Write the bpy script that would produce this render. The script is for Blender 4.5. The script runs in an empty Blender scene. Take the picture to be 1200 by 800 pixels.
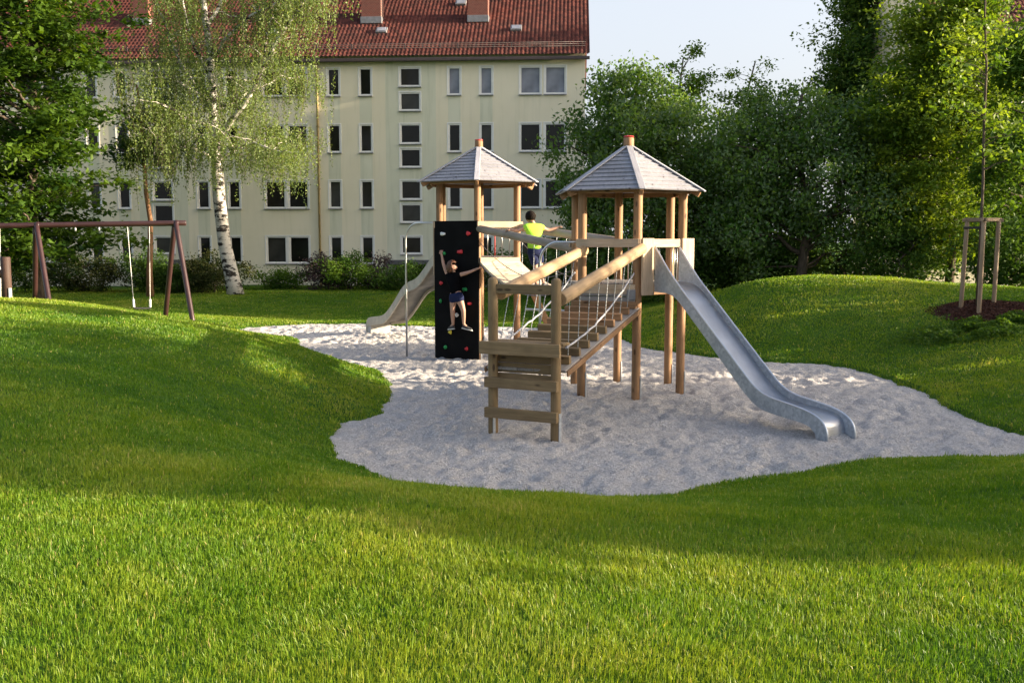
import bpy, bmesh, math, random
import numpy as np
from mathutils import Vector, Matrix
R = math.radians
rng = np.random.default_rng(7); random.seed(7)
sc = bpy.context.scene
COL = sc.collection
V = Vector

# ------------------------------------------------------------------ camera
EYE = 2.45; FPX = 1150.0; TH = math.atan(117/1150)
cd = bpy.data.cameras.new('camera'); cam = bpy.data.objects.new('camera', cd); COL.objects.link(cam)
cam.location = (0, 0, EYE); cam.rotation_euler = (math.pi/2-TH, 0, 0)
cd.sensor_width = 36; cd.lens = FPX/1200*36; cd.clip_end = 3000; cd.clip_start = .05
sc.camera = cam
def at(px, py, Y):      # world point that a photograph pixel shows at depth Y
    c, s = math.cos(TH), math.sin(TH); a = (px-600)/FPX; b = (400-py)/FPX
    d = (a, c+b*s, -s+b*c); t = Y/d[1]
    return V((t*d[0], Y, EYE+t*d[2]))
def onz(px, py, z=0.0):
    c, s = math.cos(TH), math.sin(TH); a = (px-600)/FPX; b = (400-py)/FPX
    d = (a, c+b*s, -s+b*c); t = (z-EYE)/d[2]
    return (t*d[0], t*d[1])

# ------------------------------------------------------------------ object helpers
WM = {}
def _link(o, parent, Mw):
    COL.objects.link(o)
    if parent is not None:
        o.parent = parent; o.matrix_basis = WM[parent.name].inverted() @ Mw
    else: o.matrix_basis = Mw
    WM[o.name] = Mw.copy(); return o
def tag(o, label=None, cat=None, group=None, kind=None):
    if label: o['label'] = label
    if cat: o['category'] = cat
    if group: o['group'] = group
    if kind: o['kind'] = kind
    return o
def thing(name, label, cat, loc, group=None):
    o = bpy.data.objects.new(name, None); o.empty_display_size = .3
    _link(o, None, Matrix.Translation(loc)); return tag(o, label, cat, group)
def mesh_obj(name, me, mat, parent=None, Mw=Matrix.Identity(4)):
    if mat is not None:
        for m in (mat if isinstance(mat, (list, tuple)) else [mat]): me.materials.append(m)
    return _link(bpy.data.objects.new(name, me), parent, Mw)
def bm_obj(name, bm, mat, parent=None, Mw=Matrix.Identity(4), smooth=False):
    me = bpy.data.meshes.new(name); bm.to_mesh(me); bm.free()
    if smooth: me.polygons.foreach_set('use_smooth', [True]*len(me.polygons))
    return mesh_obj(name, me, mat, parent, Mw)
def np_mesh(name, verts, faces, smooth=False, tint=None):
    """verts (n,3), faces: list of arrays each (m,k)"""
    me = bpy.data.meshes.new(name); n = len(verts)
    me.vertices.add(n); me.vertices.foreach_set('co', np.asarray(verts, np.float32).ravel())
    fs = [np.asarray(f, np.int32) for f in faces if len(f)]
    loops = np.concatenate([f.ravel() for f in fs]); tot = np.concatenate([np.full(len(f), f.shape[1], np.int32) for f in fs])
    me.loops.add(len(loops)); me.loops.foreach_set('vertex_index', loops)
    me.polygons.add(len(tot)); st = np.concatenate([[0], np.cumsum(tot)[:-1]]).astype(np.int32)
    me.polygons.foreach_set('loop_start', st); me.polygons.foreach_set('loop_total', tot)
    if smooth: me.polygons.foreach_set('use_smooth', np.ones(len(tot), bool))
    me.update(calc_edges=True)
    if tint is not None:
        a = me.attributes.new('tint', 'FLOAT', 'POINT'); a.data.foreach_set('value', np.asarray(tint, np.float32))
    return me

def frame_to(p0, p1, up=V((0, 0, 1))):
    """matrix: origin p0, local Z along p0->p1, local Y near up"""
    z = (V(p1)-V(p0)).normalized(); up = V(up)
    if abs(z.dot(up)) > .98: up = V((0, 1, 0))
    x = up.cross(z).normalized(); y = z.cross(x)
    M = Matrix((x, y, z)).transposed().to_4x4(); M.translation = V(p0); return M
def add_box(bm, cx, cy, cz, sx, sy, sz, bev=0.0, M=None):
    r = bmesh.ops.create_cube(bm, size=1); vs = r['verts']
    for v in vs: v.co = V((v.co.x*sx+cx, v.co.y*sy+cy, v.co.z*sz+cz))
    if bev:
        es = list({e for v in vs for e in v.link_edges})
        g = bmesh.ops.bevel(bm, geom=es, offset=bev, segments=2, affect='EDGES', profile=.6)
        vs = list({v for f in g['faces'] for v in f.verts} | {v for v in vs if v.is_valid})
    if M is not None:
        for v in vs:
            if v.is_valid: v.co = M @ v.co
    return vs
def board(name, p0, p1, w, h, mat, parent, up=(0, 0, 1), bev=.008):
    """board of width w (sideways) and height h (towards up) between two points"""
    p0, p1 = V(p0), V(p1); L = (p1-p0).length; bm = bmesh.new()
    add_box(bm, 0, 0, L/2, w, h, L, bev)
    return bm_obj(name, bm, mat, parent, frame_to(p0, p1, up))
def add_log(bm, L, r, seg=16, dome0=0., dome1=0.):
    rings = []
    prof = []
    if dome0: prof += [(-dome0*math.cos(a), r*math.sin(a)) for a in (0.25, .7, 1.15)]
    else: prof += [(0, r*.86)]
    prof += [(.012, r)] if not dome0 else [(0, r)]
    n = max(2, int(L/.35))
    for i in range(1, n): prof.append((L*i/n, r*(1+random.uniform(-.012, .012))))
    if dome1: prof += [(L, r)] + [(L+dome1*math.sin(a), r*math.cos(a)) for a in (.45, .9, 1.3)]
    else: prof += [(L-.012, r), (L, r*.86)]
    for z, rr in prof:
        rings.append([bm.verts.new((rr*math.cos(2*math.pi*k/seg), rr*math.sin(2*math.pi*k/seg), z)) for k in range(seg)])
    for a, b in zip(rings, rings[1:]):
        for k in range(seg): bm.faces.new((a[k], a[(k+1) % seg], b[(k+1) % seg], b[k])).smooth = True
    bm.faces.new(rings[0][::-1]); bm.faces.new(rings[-1])
def log(name, p0, p1, r, mat, parent, d0=0., d1=0., seg=16):
    p0, p1 = V(p0), V(p1); bm = bmesh.new(); add_log(bm, (p1-p0).length, r, seg, d0, d1)
    return bm_obj(name, bm, mat, parent, frame_to(p0, p1))
def add_tube(bm, pts, rad, seg=8, cap=True):
    pts = [V(p) for p in pts]; n = len(pts)
    rads = rad if isinstance(rad, (list, tuple)) else [rad]*n
    prev = None; rings = []
    for i, p in enumerate(pts):
        t = (pts[min(i+1, n-1)]-pts[max(i-1, 0)]).normalized()
        if prev is None: x = t.orthogonal().normalized()
        else:
            x = (prev-t*prev.dot(t))
            x = x.normalized() if x.length > 1e-5 else t.orthogonal().normalized()
        prev = x; y = t.cross(x)
        rings.append([bm.verts.new(p+(x*math.cos(2*math.pi*k/seg)+y*math.sin(2*math.pi*k/seg))*rads[i]) for k in range(seg)])
    for a, b in zip(rings, rings[1:]):
        for k in range(seg): bm.faces.new((a[k], a[(k+1) % seg], b[(k+1) % seg], b[k])).smooth = True
    if cap: bm.faces.new(rings[0][::-1]); bm.faces.new(rings[-1])
def tube(name, pts, rad, mat, parent, seg=8):
    o = V(WM[parent.name].translation) if parent is not None else V((0, 0, 0))
    bm = bmesh.new(); add_tube(bm, [V(p)-o for p in pts], rad, seg)
    return bm_obj(name, bm, mat, parent, Matrix.Translation(o))
def add_chain(bm, p0, p1, r=.0055, link=.045):
    p0, p1 = V(p0), V(p1); n = max(4, int((p1-p0).length/link))*2
    add_tube(bm, [p0.lerp(p1, i/n) for i in range(n+1)], [r*(1.35 if i % 2 else .6) for i in range(n+1)], 5)
def sag_pts(p0, p1, sag, n=16, wob=0):
    p0, p1 = V(p0), V(p1); out = []
    for i in range(n+1):
        t = i/n; p = p0.lerp(p1, t); p.z -= sag*4*t*(1-t)
        if wob and 0 < i < n: p += V((random.uniform(-wob, wob), random.uniform(-wob, wob), random.uniform(-wob, wob)))
        out.append(p)
    return out

# ------------------------------------------------------------------ materials
def newmat(name):
    m = bpy.data.materials.new(name); m.use_nodes = True; nt = m.node_tree
    for n in list(nt.nodes): nt.nodes.remove(n)
    out = nt.nodes.new('ShaderNodeOutputMaterial'); return m, nt, out
def N(nt, t, **kw):
    n = nt.nodes.new(t)
    for k, v in kw.items(): setattr(n, k, v)
    return n
def ramp(nt, fac, stops):
    r = N(nt, 'ShaderNodeValToRGB'); e = r.color_ramp.elements
    while len(e) < len(stops): e.new(.5)
    for el, (p, c) in zip(e, stops): el.position = p; el.color = (*c, 1) if len(c) == 3 else c
    nt.links.new(fac, r.inputs[0]); return r.outputs[0]
def noise(nt, vec, scale, detail=4, rough=.55):
    n = N(nt, 'ShaderNodeTexNoise'); n.inputs['Scale'].default_value = scale; n.inputs['Detail'].default_value = detail
    n.inputs['Roughness'].default_value = rough
    if vec is not None: nt.links.new(vec, n.inputs['Vector'])
    return n.outputs[0]
def mapping(nt, src, scale, loc=(0, 0, 0)):
    m = N(nt, 'ShaderNodeMapping'); m.inputs['Scale'].default_value = scale; m.inputs['Location'].default_value = loc
    nt.links.new(src, m.inputs['Vector']); return m.outputs[0]
def mix(nt, a, b, fac, mode='MIX'):
    m = N(nt, 'ShaderNodeMix', data_type='RGBA', blend_type=mode)
    for s, v in ((m.inputs[6], a), (m.inputs[7], b), (m.inputs[0], fac)):
        if hasattr(v, 'links') or hasattr(v, 'is_linked'): nt.links.new(v, s)
        elif isinstance(v, (int, float)): s.default_value = v
        else: s.default_value = (*v, 1)
    return m.outputs[2]
def bsdf(nt, out, col, rough=.6, metal=0., spec=.5, bump=None, bstr=.3, bdist=.01):
    b = N(nt, 'ShaderNodeBsdfPrincipled')
    for s, v in ((b.inputs['Base Color'], col), (b.inputs['Roughness'], rough)):
        if hasattr(v, 'is_linked'): nt.links.new(v, s)
        elif isinstance(v, (int, float)): s.default_value = v
        else: s.default_value = (*v, 1)
    b.inputs['Metallic'].default_value = metal; b.inputs['Specular IOR Level'].default_value = spec
    if bump is not None:
        u = N(nt, 'ShaderNodeBump'); u.inputs['Strength'].default_value = bstr; u.inputs['Distance'].default_value = bdist
        nt.links.new(bump, u.inputs['Height']); nt.links.new(u.outputs[0], b.inputs['Normal'])
    nt.links.new(b.outputs[0], out.inputs[0]); return b
def plain(name, col, rough=.6, metal=0., var=.25, scale=6, spec=.5, bstr=.15):
    m, nt, out = newmat(name); tc = N(nt, 'ShaderNodeTexCoord').outputs['Object']
    n = noise(nt, tc, scale, 5); n2 = noise(nt, tc, scale*7, 3)
    a = tuple(c*(1-var) for c in col); b = tuple(min(1, c*(1+var)) for c in col)
    c = ramp(nt, n, [(.3, a), (.7, b)])
    bsdf(nt, out, c, rough, metal, spec, n2, bstr, .01); return m
def wood(name, c0, c1, knots=True, rough=.65, grain=1.):
    m, nt, out = newmat(name); tcn = N(nt, 'ShaderNodeTexCoord'); oi = N(nt, 'ShaderNodeObjectInfo')
    off = N(nt, 'ShaderNodeVectorMath', operation='SCALE'); off.inputs['Scale'].default_value = 37.
    cmb = N(nt, 'ShaderNodeCombineXYZ')
    for i in range(3): nt.links.new(oi.outputs['Random'], cmb.inputs[i])
    nt.links.new(cmb.outputs[0], off.inputs[0])
    ad = N(nt, 'ShaderNodeVectorMath', operation='ADD'); nt.links.new(tcn.outputs['Object'], ad.inputs[0]); nt.links.new(off.outputs[0], ad.inputs[1])
    v = ad.outputs[0]
    g1 = noise(nt, mapping(nt, v, (14, 14, 1.1)), 1.6, 5, .6)
    g2 = noise(nt, mapping(nt, v, (70, 70, 2.5)), 1.5, 3, .6)
    col = ramp(nt, g1, [(.28, c0), (.72, c1)])
    col = mix(nt, col, tuple(x*.55 for x in c0), ramp(nt, g2, [(.5, (0, 0, 0)), (.8, (.7, .7, .7))]))
    blot = noise(nt, v, 1.7, 3)
    col = mix(nt, col, tuple(x*.62 for x in c0), ramp(nt, blot, [(.5, (0, 0, 0)), (.75, (.6, .6, .6))]))
    if knots:
        vo = N(nt, 'ShaderNodeTexVoronoi'); vo.inputs['Scale'].default_value = 1.; nt.links.new(mapping(nt, v, (9, 9, 3.2)), vo.inputs['Vector'])
        col = mix(nt, col, (c0[0]*.25, c0[1]*.2, c0[2]*.2), ramp(nt, vo.outputs['Distance'], [(.1, (.85, .85, .85)), (.2, (0, 0, 0))]))
    hv = N(nt, 'ShaderNodeHueSaturation'); nt.links.new(col, hv.inputs['Color'])
    mr = N(nt, 'ShaderNodeMapRange'); nt.links.new(oi.outputs['Random'], mr.inputs[0]); mr.inputs[3].default_value = .82; mr.inputs[4].default_value = 1.15
    nt.links.new(mr.outputs[0], hv.inputs['Value'])
    bsdf(nt, out, hv.outputs[0], rough, 0, .35, g2, .5*grain, .006); return m
def leafmat(name, dark, light, trans=.35, rough=.5, spec=.35, under=None):
    m, nt, out = newmat(name)
    at_ = N(nt, 'ShaderNodeAttribute', attribute_name='tint'); col = ramp(nt, at_.outputs['Fac'], [(0., dark), (1., light)])
    if under is not None:
        ge = N(nt, 'ShaderNodeNewGeometry'); col = mix(nt, col, under, ge.outputs['Backfacing'])
    b = N(nt, 'ShaderNodeBsdfPrincipled'); nt.links.new(col, b.inputs['Base Color']); b.inputs['Roughness'].default_value = rough
    b.inputs['Specular IOR Level'].default_value = spec
    t = N(nt, 'ShaderNodeBsdfTranslucent'); tc = mix(nt, col, (1.35, 1.25, .45), 1., 'MULTIPLY'); nt.links.new(tc, t.inputs[0])
    ms = N(nt, 'ShaderNodeMixShader'); ms.inputs[0].default_value = trans
    nt.links.new(b.outputs[0], ms.inputs[1]); nt.links.new(t.outputs[0], ms.inputs[2]); nt.links.new(ms.outputs[0], out.inputs[0])
    return m

M = {}
M['post'] = wood('post_wood', (.22, .12, .055), (.39, .225, .115))
M['olive'] = wood('weathered_wood', (.17, .115, .055), (.29, .20, .10))
M['pale'] = wood('pale_log_wood', (.36, .24, .13), (.50, .36, .21), knots=False)
M['plank'] = wood('bridge_plank_wood', (.50, .41, .30), (.66, .57, .45))
M['greylog'] = wood('grey_log_wood', (.24, .20, .15), (.36, .30, .24), knots=False)
M['shingle'] = wood('roof_board_wood', (.23, .235, .265), (.36, .355, .38))
M['ridge'] = wood('ridge_board_wood', (.34, .34, .37), (.46, .46, .49), knots=False)
M['deck'] = wood('grey_deck_wood', (.22, .20, .18), (.36, .33, .30))
M['brown'] = plain('dark_brown_coating', (.036, .015, .014), .38, 0, .25, 3, .5)
M['cap'] = plain('red_cap_paint', (.55, .05, .045), .4)
M['steel'] = plain('stainless_steel', (.60, .60, .60), .33, 1., .08, 8)
M['chain'] = plain('galvanised_chain', (.40, .42, .44), .45, .7, .2, 20)
M['cable'] = plain('dark_cable', (.16, .15, .15), .6, .3)
M['rope'] = plain('grey_rope', (.36, .37, .40), .8, 0, .15, 30)
M['redrope'] = plain('red_rope', (.55, .06, .06), .7)
M['rubber'] = plain('black_strap', (.015, .015, .016), .7)
M['panel'] = plain('black_climbing_panel', (.005, .005, .0055), .8, 0, .4, 3, .1)
M['white'] = plain('white_paint', (.75, .75, .73), .5, 0, .05, 4)
M['conc'] = plain('pale_concrete', (.45, .44, .41), .85, 0, .15, 9)
def galv():
    m, nt, out = newmat('galvanised_sheet'); tc = N(nt, 'ShaderNodeTexCoord').outputs['Object']
    vo = N(nt, 'ShaderNodeTexVoronoi'); vo.inputs['Scale'].default_value = 26; nt.links.new(tc, vo.inputs['Vector'])
    n = noise(nt, tc, 3, 5); c = ramp(nt, vo.outputs['Color'], [(.2, (.36, .40, .45)), (.8, (.50, .54, .59))])
    c = mix(nt, c, (.30, .33, .37), ramp(nt, n, [(.45, (0, 0, 0)), (.7, (.7, .7, .7))]))
    bsdf(nt, out, c, ramp(nt, n, [(.3, (.40,)*3), (.7, (.55,)*3)]), .55, .5, n, .1, .01); return m
M['galv'] = galv()
M['chute'] = plain('polished_chute_steel', (.68, .70, .73), .33, .85, .08, 3)
def wavemat():
    m, nt, out = newmat('grey_beige_laminate'); tc = N(nt, 'ShaderNodeTexCoord').outputs['Object']
    n = noise(nt, tc, 5, 6); c = ramp(nt, n, [(.3, (.36, .33, .28)), (.7, (.50, .46, .39))])
    bsdf(nt, out, c, .55, 0, .4, n, .1, .01); return m
M['wave'] = wavemat()

# ------------------------------------------------------------------ sand outline and terrain
EDGE = [(1200,508),(1187,505),(1154,495),(1116,479),(1086,460),(1052,447),(1022,436),(985,428.5),(955,425),(902,423),(835,417.5),(805,413.5),(773,410),(743,404),(730,397),
 (700,390),(660,385.5),(597,382.5),(567,382.5),(510,382),(463,381),(424,378),(360,379),(328,381),(296,382.5),(264,386),
 (296,394),(320,393.5),(342,396),(352,400),(350,405),(339,409),(340,411.5),(360,416),(384,423.5),(420,431),(446,437),(456,448),(455,461),(446,476),(423,483),(403,488),(388,503),(393,526),
 (413,538),(440,548),(480,561.5),(530,571),(580,576),(613,578),(680,578),(740,575.5),(780,572),(835,561.5),(891,553),(947,543.5),(985,536.5),(1019,532),(1060,530),(1127,528.5),(1200,528)]
def vnoise(x, y, s, seed=0):
    x = np.asarray(x, float)*s; y = np.asarray(y, float)*s; xi = np.floor(x).astype(np.int64); yi = np.floor(y).astype(np.int64); fx = x-xi; fy = y-yi
    def h(i, j):
        k = (i*374761393+j*668265263+seed*974634777) & 0xffffffff; k = ((k ^ (k >> 13))*1274126177) & 0xffffffff
        return ((k ^ (k >> 16)) & 0xffff)/65535.
    u = fx*fx*(3-2*fx); w = fy*fy*(3-2*fy)
    return (h(xi, yi)*(1-u)+h(xi+1, yi)*u)*(1-w)+(h(xi, yi+1)*(1-u)+h(xi+1, yi+1)*u)*w
NB = EDGE.index((455,461))
def gnd_pt(px, py, z=0.02): return onz(px, py, z)
POLY = [(10.2, 12.6)]+[gnd_pt(*p, (.10 if i >= NB else .02)) for i, p in enumerate(EDGE)]+[(9.8, 11.6)]
PA = np.array(POLY)
def sdist(x, y):
    P = np.stack([x, y], -1).reshape(-1, 2); best = np.full(len(P), 1e9); inside = np.zeros(len(P), bool); n = len(PA)
    for i in range(n):
        a = PA[i]; b = PA[(i+1) % n]; ab = b-a; ap = P-a
        t = np.clip((ap@ab)/(ab@ab), 0, 1); d = np.hypot(*(ap-t[:, None]*ab).T); best = np.minimum(best, d)
        if abs(b[1]-a[1]) > 1e-9:
            c = ((a[1] > P[:, 1]) != (b[1] > P[:, 1])) & (P[:, 0] < (b[0]-a[0])*(P[:, 1]-a[1])/(b[1]-a[1])+a[0]); inside ^= c
    x_, y_ = P[:, 0], P[:, 1]
    return (np.where(inside, -best, best)+(vnoise(x_, y_, 2.6, 61)-.5)*.10+(vnoise(x_, y_, 9., 62)-.5)*.05).reshape(np.shape(x))
CP = np.array([(0,0,.86),(-6,2,.95),(6,2,.82),(0,-8,.8),(-7,8,1.05),(-13,8,1.2),(7.5,7,.75),(-9.5,13,1.32),(-6.3,17,1.15),(-6,12,1.15),(-10,17.5,1.40),(-8.6,20.3,1.12),(-7.6,22.6,.72),(-8,25,.42),(-9.5,27,.45),(-13,20,1.38),(-13,24,.7),
 (-14,28,.4),(-20,15,1.3),(-8,31,.02),(-5,30,.0),(0,34,.05),(-8,41,.25),(0,45,.2),(-20,44,.2),(-28,32,.3),(2.0,28.5,.03),(3.0,33,.05),(4.4,26.6,.95),(6.2,26.6,1.52),(8.4,26.2,1.55),(10.6,24.5,1.33),(10,21,1.1),
 (12.5,21,1.1),(11,17,.75),(10.5,14.2,.45),(15,26,1.1),(12,8,.8),(12,32,.6),(6,32,.5),(20,35,.3),(10,45,.2),(25,20,.9),(25,5,.8),(-30,0,1.),(0,-30,.7),(40,40,.2),(-45,40,.2),(0,70,.1),(70,0,.5),(-70,0,.5),(0,-70,.5),(60,80,0),(-60,80,0)], float)
def tps(r): return np.where(r > 1e-9, r*r*np.log(np.maximum(r, 1e-9)), 0)
n_ = len(CP); K = tps(np.hypot(CP[:, None, 0]-CP[None, :, 0], CP[:, None, 1]-CP[None, :, 1]))+np.eye(n_)*.5
Pm = np.c_[np.ones(n_), CP[:, :2]]; A_ = np.block([[K, Pm], [Pm.T, np.zeros((3, 3))]])
W_ = np.linalg.solve(A_, np.r_[CP[:, 2], 0, 0, 0])
def H(x, y, d=None):
    x = np.asarray(x, float); y = np.asarray(y, float)
    if d is None: d = sdist(x, y)
    sh = x.shape; X = np.clip(x.ravel(), -70, 70); Y = np.clip(y.ravel(), -70, 80); z = np.zeros(len(X))
    for i in range(n_): z += W_[i]*tps(np.hypot(X-CP[i, 0], Y-CP[i, 1]))
    z += W_[n_]+W_[n_+1]*X+W_[n_+2]*Y; z = z.reshape(sh)
    far = np.clip((np.hypot(x, y-20)-60)/60, 0, 1); z = z*(1-far)+.2*far
    back = np.clip((y-22)/6, 0, 1)*np.clip((3-x)/3, 0, 1)
    Lr = 1.75+.85/(1+np.exp(-(x-1)/1.2)); S = 1-np.exp(-(np.maximum(d, 0)/Lr)**1.35)
    lip = np.minimum(np.maximum(d, 0)*.9, .05)*(1-.4*back)
    rel = (vnoise(x, y, .9, 3)-.5)*.05+(vnoise(x, y, .35, 5)-.5)*.10
    out = lip+z*S+rel*S*(1-.6*far)
    return np.where(d > 0, out, np.maximum(d*.9, -.22))
def Hp(x, y): return float(H(np.array([x]), np.array([y]))[0])

def axis(lo, a, b, hi, step):
    core = list(np.arange(a, b+1e-6, step)); l = []; s = step; p = a
    while p > lo: s *= 1.22; p -= s; l.append(max(p, lo))
    r = []; s = step; p = b
    while p < hi: s *= 1.22; p += s; r.append(min(p, hi))
    return np.array(l[::-1]+core+r)
xs = axis(-900, -13, 13, 900, .11); ys = axis(-300, 1, 31, 1500, .11)
GX, GY = np.meshgrid(xs, ys); GZ = H(GX, GY)
def grid_mesh(name, GX, GY, GZ, mat, keep=None, smooth=True):
    ny, nx = GX.shape; idx = np.arange(ny*nx).reshape(ny, nx)
    f = np.stack([idx[:-1, :-1], idx[:-1, 1:], idx[1:, 1:], idx[1:, :-1]], -1).reshape(-1, 4)
    vs = np.stack([GX, GY, GZ], -1).reshape(-1, 3)
    if keep is not None:
        f = f[keep.ravel()[f].any(1)]; u, inv = np.unique(f, return_inverse=True); vs = vs[u]; f = inv.reshape(-1, 4)
    return mesh_obj(name, np_mesh(name, vs, [f], smooth), mat)
def lawnmat():
    m, nt, out = newmat('lawn_soil_green'); tc = N(nt, 'ShaderNodeTexCoord').outputs['Object']
    n1 = noise(nt, tc, .8, 5); n2 = noise(nt, tc, 40, 4); n3 = noise(nt, tc, 9, 4)
    c = ramp(nt, n1, [(.3, (.028, .075, .007)), (.7, (.05, .115, .011))])
    c = mix(nt, c, (.11, .10, .035), ramp(nt, n3, [(.58, (0, 0, 0)), (.8, (.5, .5, .5))]))
    bsdf(nt, out, c, .9, 0, .1, n2, .8, .03); return m
tag(grid_mesh('lawn', GX, GY, GZ, lawnmat()), kind='structure')
def sandmat():
    m, nt, out = newmat('pale_play_gravel'); tc = N(nt, 'ShaderNodeTexCoord').outputs['Object']
    vo = N(nt, 'ShaderNodeTexVoronoi'); vo.inputs['Scale'].default_value = 62; nt.links.new(tc, vo.inputs['Vector'])
    n1 = noise(nt, tc, 1.3, 5); n2 = noise(nt, tc, 22, 6, .75); n3 = noise(nt, tc, 60, 3)
    c = ramp(nt, vo.outputs['Color'], [(.1, (.41, .395, .385)), (.9, (.75, .725, .705))])
    c = mix(nt, c, (.45, .43, .42), ramp(nt, n1, [(.4, (0, 0, 0)), (.7, (.4, .4, .4))]))
    c = mix(nt, c, (.22, .20, .185), ramp(nt, n2, [(.56, (0, 0, 0)), (.72, (.55, .55, .55))]))
    a = N(nt, 'ShaderNodeMath', operation='ADD'); nt.links.new(n2, a.inputs[0])
    b = N(nt, 'ShaderNodeMath', operation='MULTIPLY'); b.inputs[1].default_value = .3; nt.links.new(vo.outputs['Distance'], b.inputs[0]); nt.links.new(b.outputs[0], a.inputs[1])
    bsdf(nt, out, c, .95, 0, .1, a.outputs[0], 1., .06); return m
sx = np.arange(-7.6, 10.9, .045); sy = np.arange(9, 29.6, .045); SX, SY = np.meshgrid(sx, sy); SD = sdist(SX, SY)
SZ = (vnoise(SX, SY, .9, 1)-.5)*.05+(vnoise(SX+.3*vnoise(SX, SY, 3, 4), SY, 5.2, 2)-.5)*.075+(vnoise(SX+.1*vnoise(SX, SY, 9, 4), SY, 10.5, 8)-.5)*.055+(vnoise(SX, SY, 15., 9)-.5)*.035
foot = np.maximum(0, .12-np.abs(vnoise(SX, SY, 4.6, 11)-.5))*-.22
SZ = (SZ+foot)*np.clip(-SD/.5+.25, .25, 1)
tag(grid_mesh('sand', SX, SY, SZ, sandmat(), keep=(SD < .25)), kind='structure')

# ------------------------------------------------------------------ grass blades (stuff)
def tri_interp_h(px_, py_): return H(px_, py_)
def grass():
    pts = []
    Ntry = 1500000; D = 2.3+(rng.random(Ntry)**1.0)*31.; 
    # sample D with density weight, in a fan a little wider than the view
    dens = lambda d: 13000*np.minimum(1, (4.2/d))**1.62
    wfan = lambda d: 1.32*d+1.6
    dd = np.linspace(2.3, 47, 500); w = dens(dd)*wfan(dd); cdf = np.cumsum(w); tot = cdf[-1]*(dd[1]-dd[0]); cdf = cdf/cdf[-1]
    n = int(tot); D = np.interp(rng.random(n), cdf, dd); X = (rng.random(n)-.5)*wfan(D); Y = D
    d = sdist(X, Y); k = (d > -.035) & ~((np.hypot(X-10.05, (Y-21)*.9) < .75)); X, Y, D, d = X[k], Y[k], D[k], d[k]; n = len(X)
    Z = H(X, Y, d)-.006
    patch = vnoise(X, Y, .45, 21)*.5+vnoise(X, Y, 1.7, 22)*.3+vnoise(X, Y, 5, 23)*.2
    clump = vnoise(X, Y, 9., 31)
    ln = (.015+.019*rng.random(n)**1.6+.016*patch+.014*clump)*np.where(rng.random(n) < .02, 1.7, 1.)*np.where(d < .12, 1.15, 1); wd = np.maximum(.0026, .00085*D)*(.7+.6*rng.random(n)); ln *= np.clip(.9+.01*D, 1, 1.15)
    a = rng.random(n)*2*np.pi; lean = (rng.random(n)**1.3)*.75; la = rng.random(n)*2*np.pi+0; la = np.where(rng.random(n) < .35, vnoise(X, Y, 1.3, 41)*12, la)
    dx, dy = np.cos(la)*lean, np.sin(la)*lean
    bx, by = np.cos(a)*wd/2, np.sin(a)*wd/2
    base = np.stack([X, Y, Z], -1); v0 = base-np.stack([bx, by, 0*bx], -1); v1 = base+np.stack([bx, by, 0*bx], -1)
    mid = base+np.stack([dx*ln*.35, dy*ln*.35, ln*.6], -1); v2 = mid+np.stack([bx, by, 0*bx], -1)*.8; v3 = mid-np.stack([bx, by, 0*bx], -1)*.8
    tip = base+np.stack([dx*ln, dy*ln, ln*(1-.35*lean)], -1)
    vs = np.stack([v0, v1, v2, v3, tip], 1).reshape(-1, 3); i = np.arange(n)*5
    q = np.stack([i, i+1, i+2, i+3], -1); t = np.stack([i+3, i+2, i+4], -1)
    tint = np.clip(-.05+.85*patch+.32*rng.random(n)+np.where(rng.random(n) < .025, .6, 0), 0, 1.3)
    me = np_mesh('grass', vs, [q, t], False, np.repeat(tint, 5))
    m, nt, out = newmat('grass_blades'); a_ = N(nt, 'ShaderNodeAttribute', attribute_name='tint').outputs['Fac']
    col = ramp(nt, a_, [(.12, (.032, .116, .006)), (.50, (.114, .214, .012)), (.85, (.26, .315, .033)), (1., (.42, .37, .13))])
    b = N(nt, 'ShaderNodeBsdfPrincipled'); nt.links.new(col, b.inputs['Base Color']); b.inputs['Roughness'].default_value = .45; b.inputs['Specular IOR Level'].default_value = .3
    t_ = N(nt, 'ShaderNodeBsdfTranslucent'); nt.links.new(mix(nt, col, (1.4, 1.35, .5), 1., 'MULTIPLY'), t_.inputs[0])
    ms = N(nt, 'ShaderNodeMixShader'); ms.inputs[0].default_value = .4; nt.links.new(b.outputs[0], ms.inputs[1]); nt.links.new(t_.outputs[0], ms.inputs[2]); nt.links.new(ms.outputs[0], out.inputs[0])
    o = mesh_obj('grass', me, m); tag(o, 'short lush green lawn grass covering the mounds around the sand pit', 'grass', kind='stuff')
grass()

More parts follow.
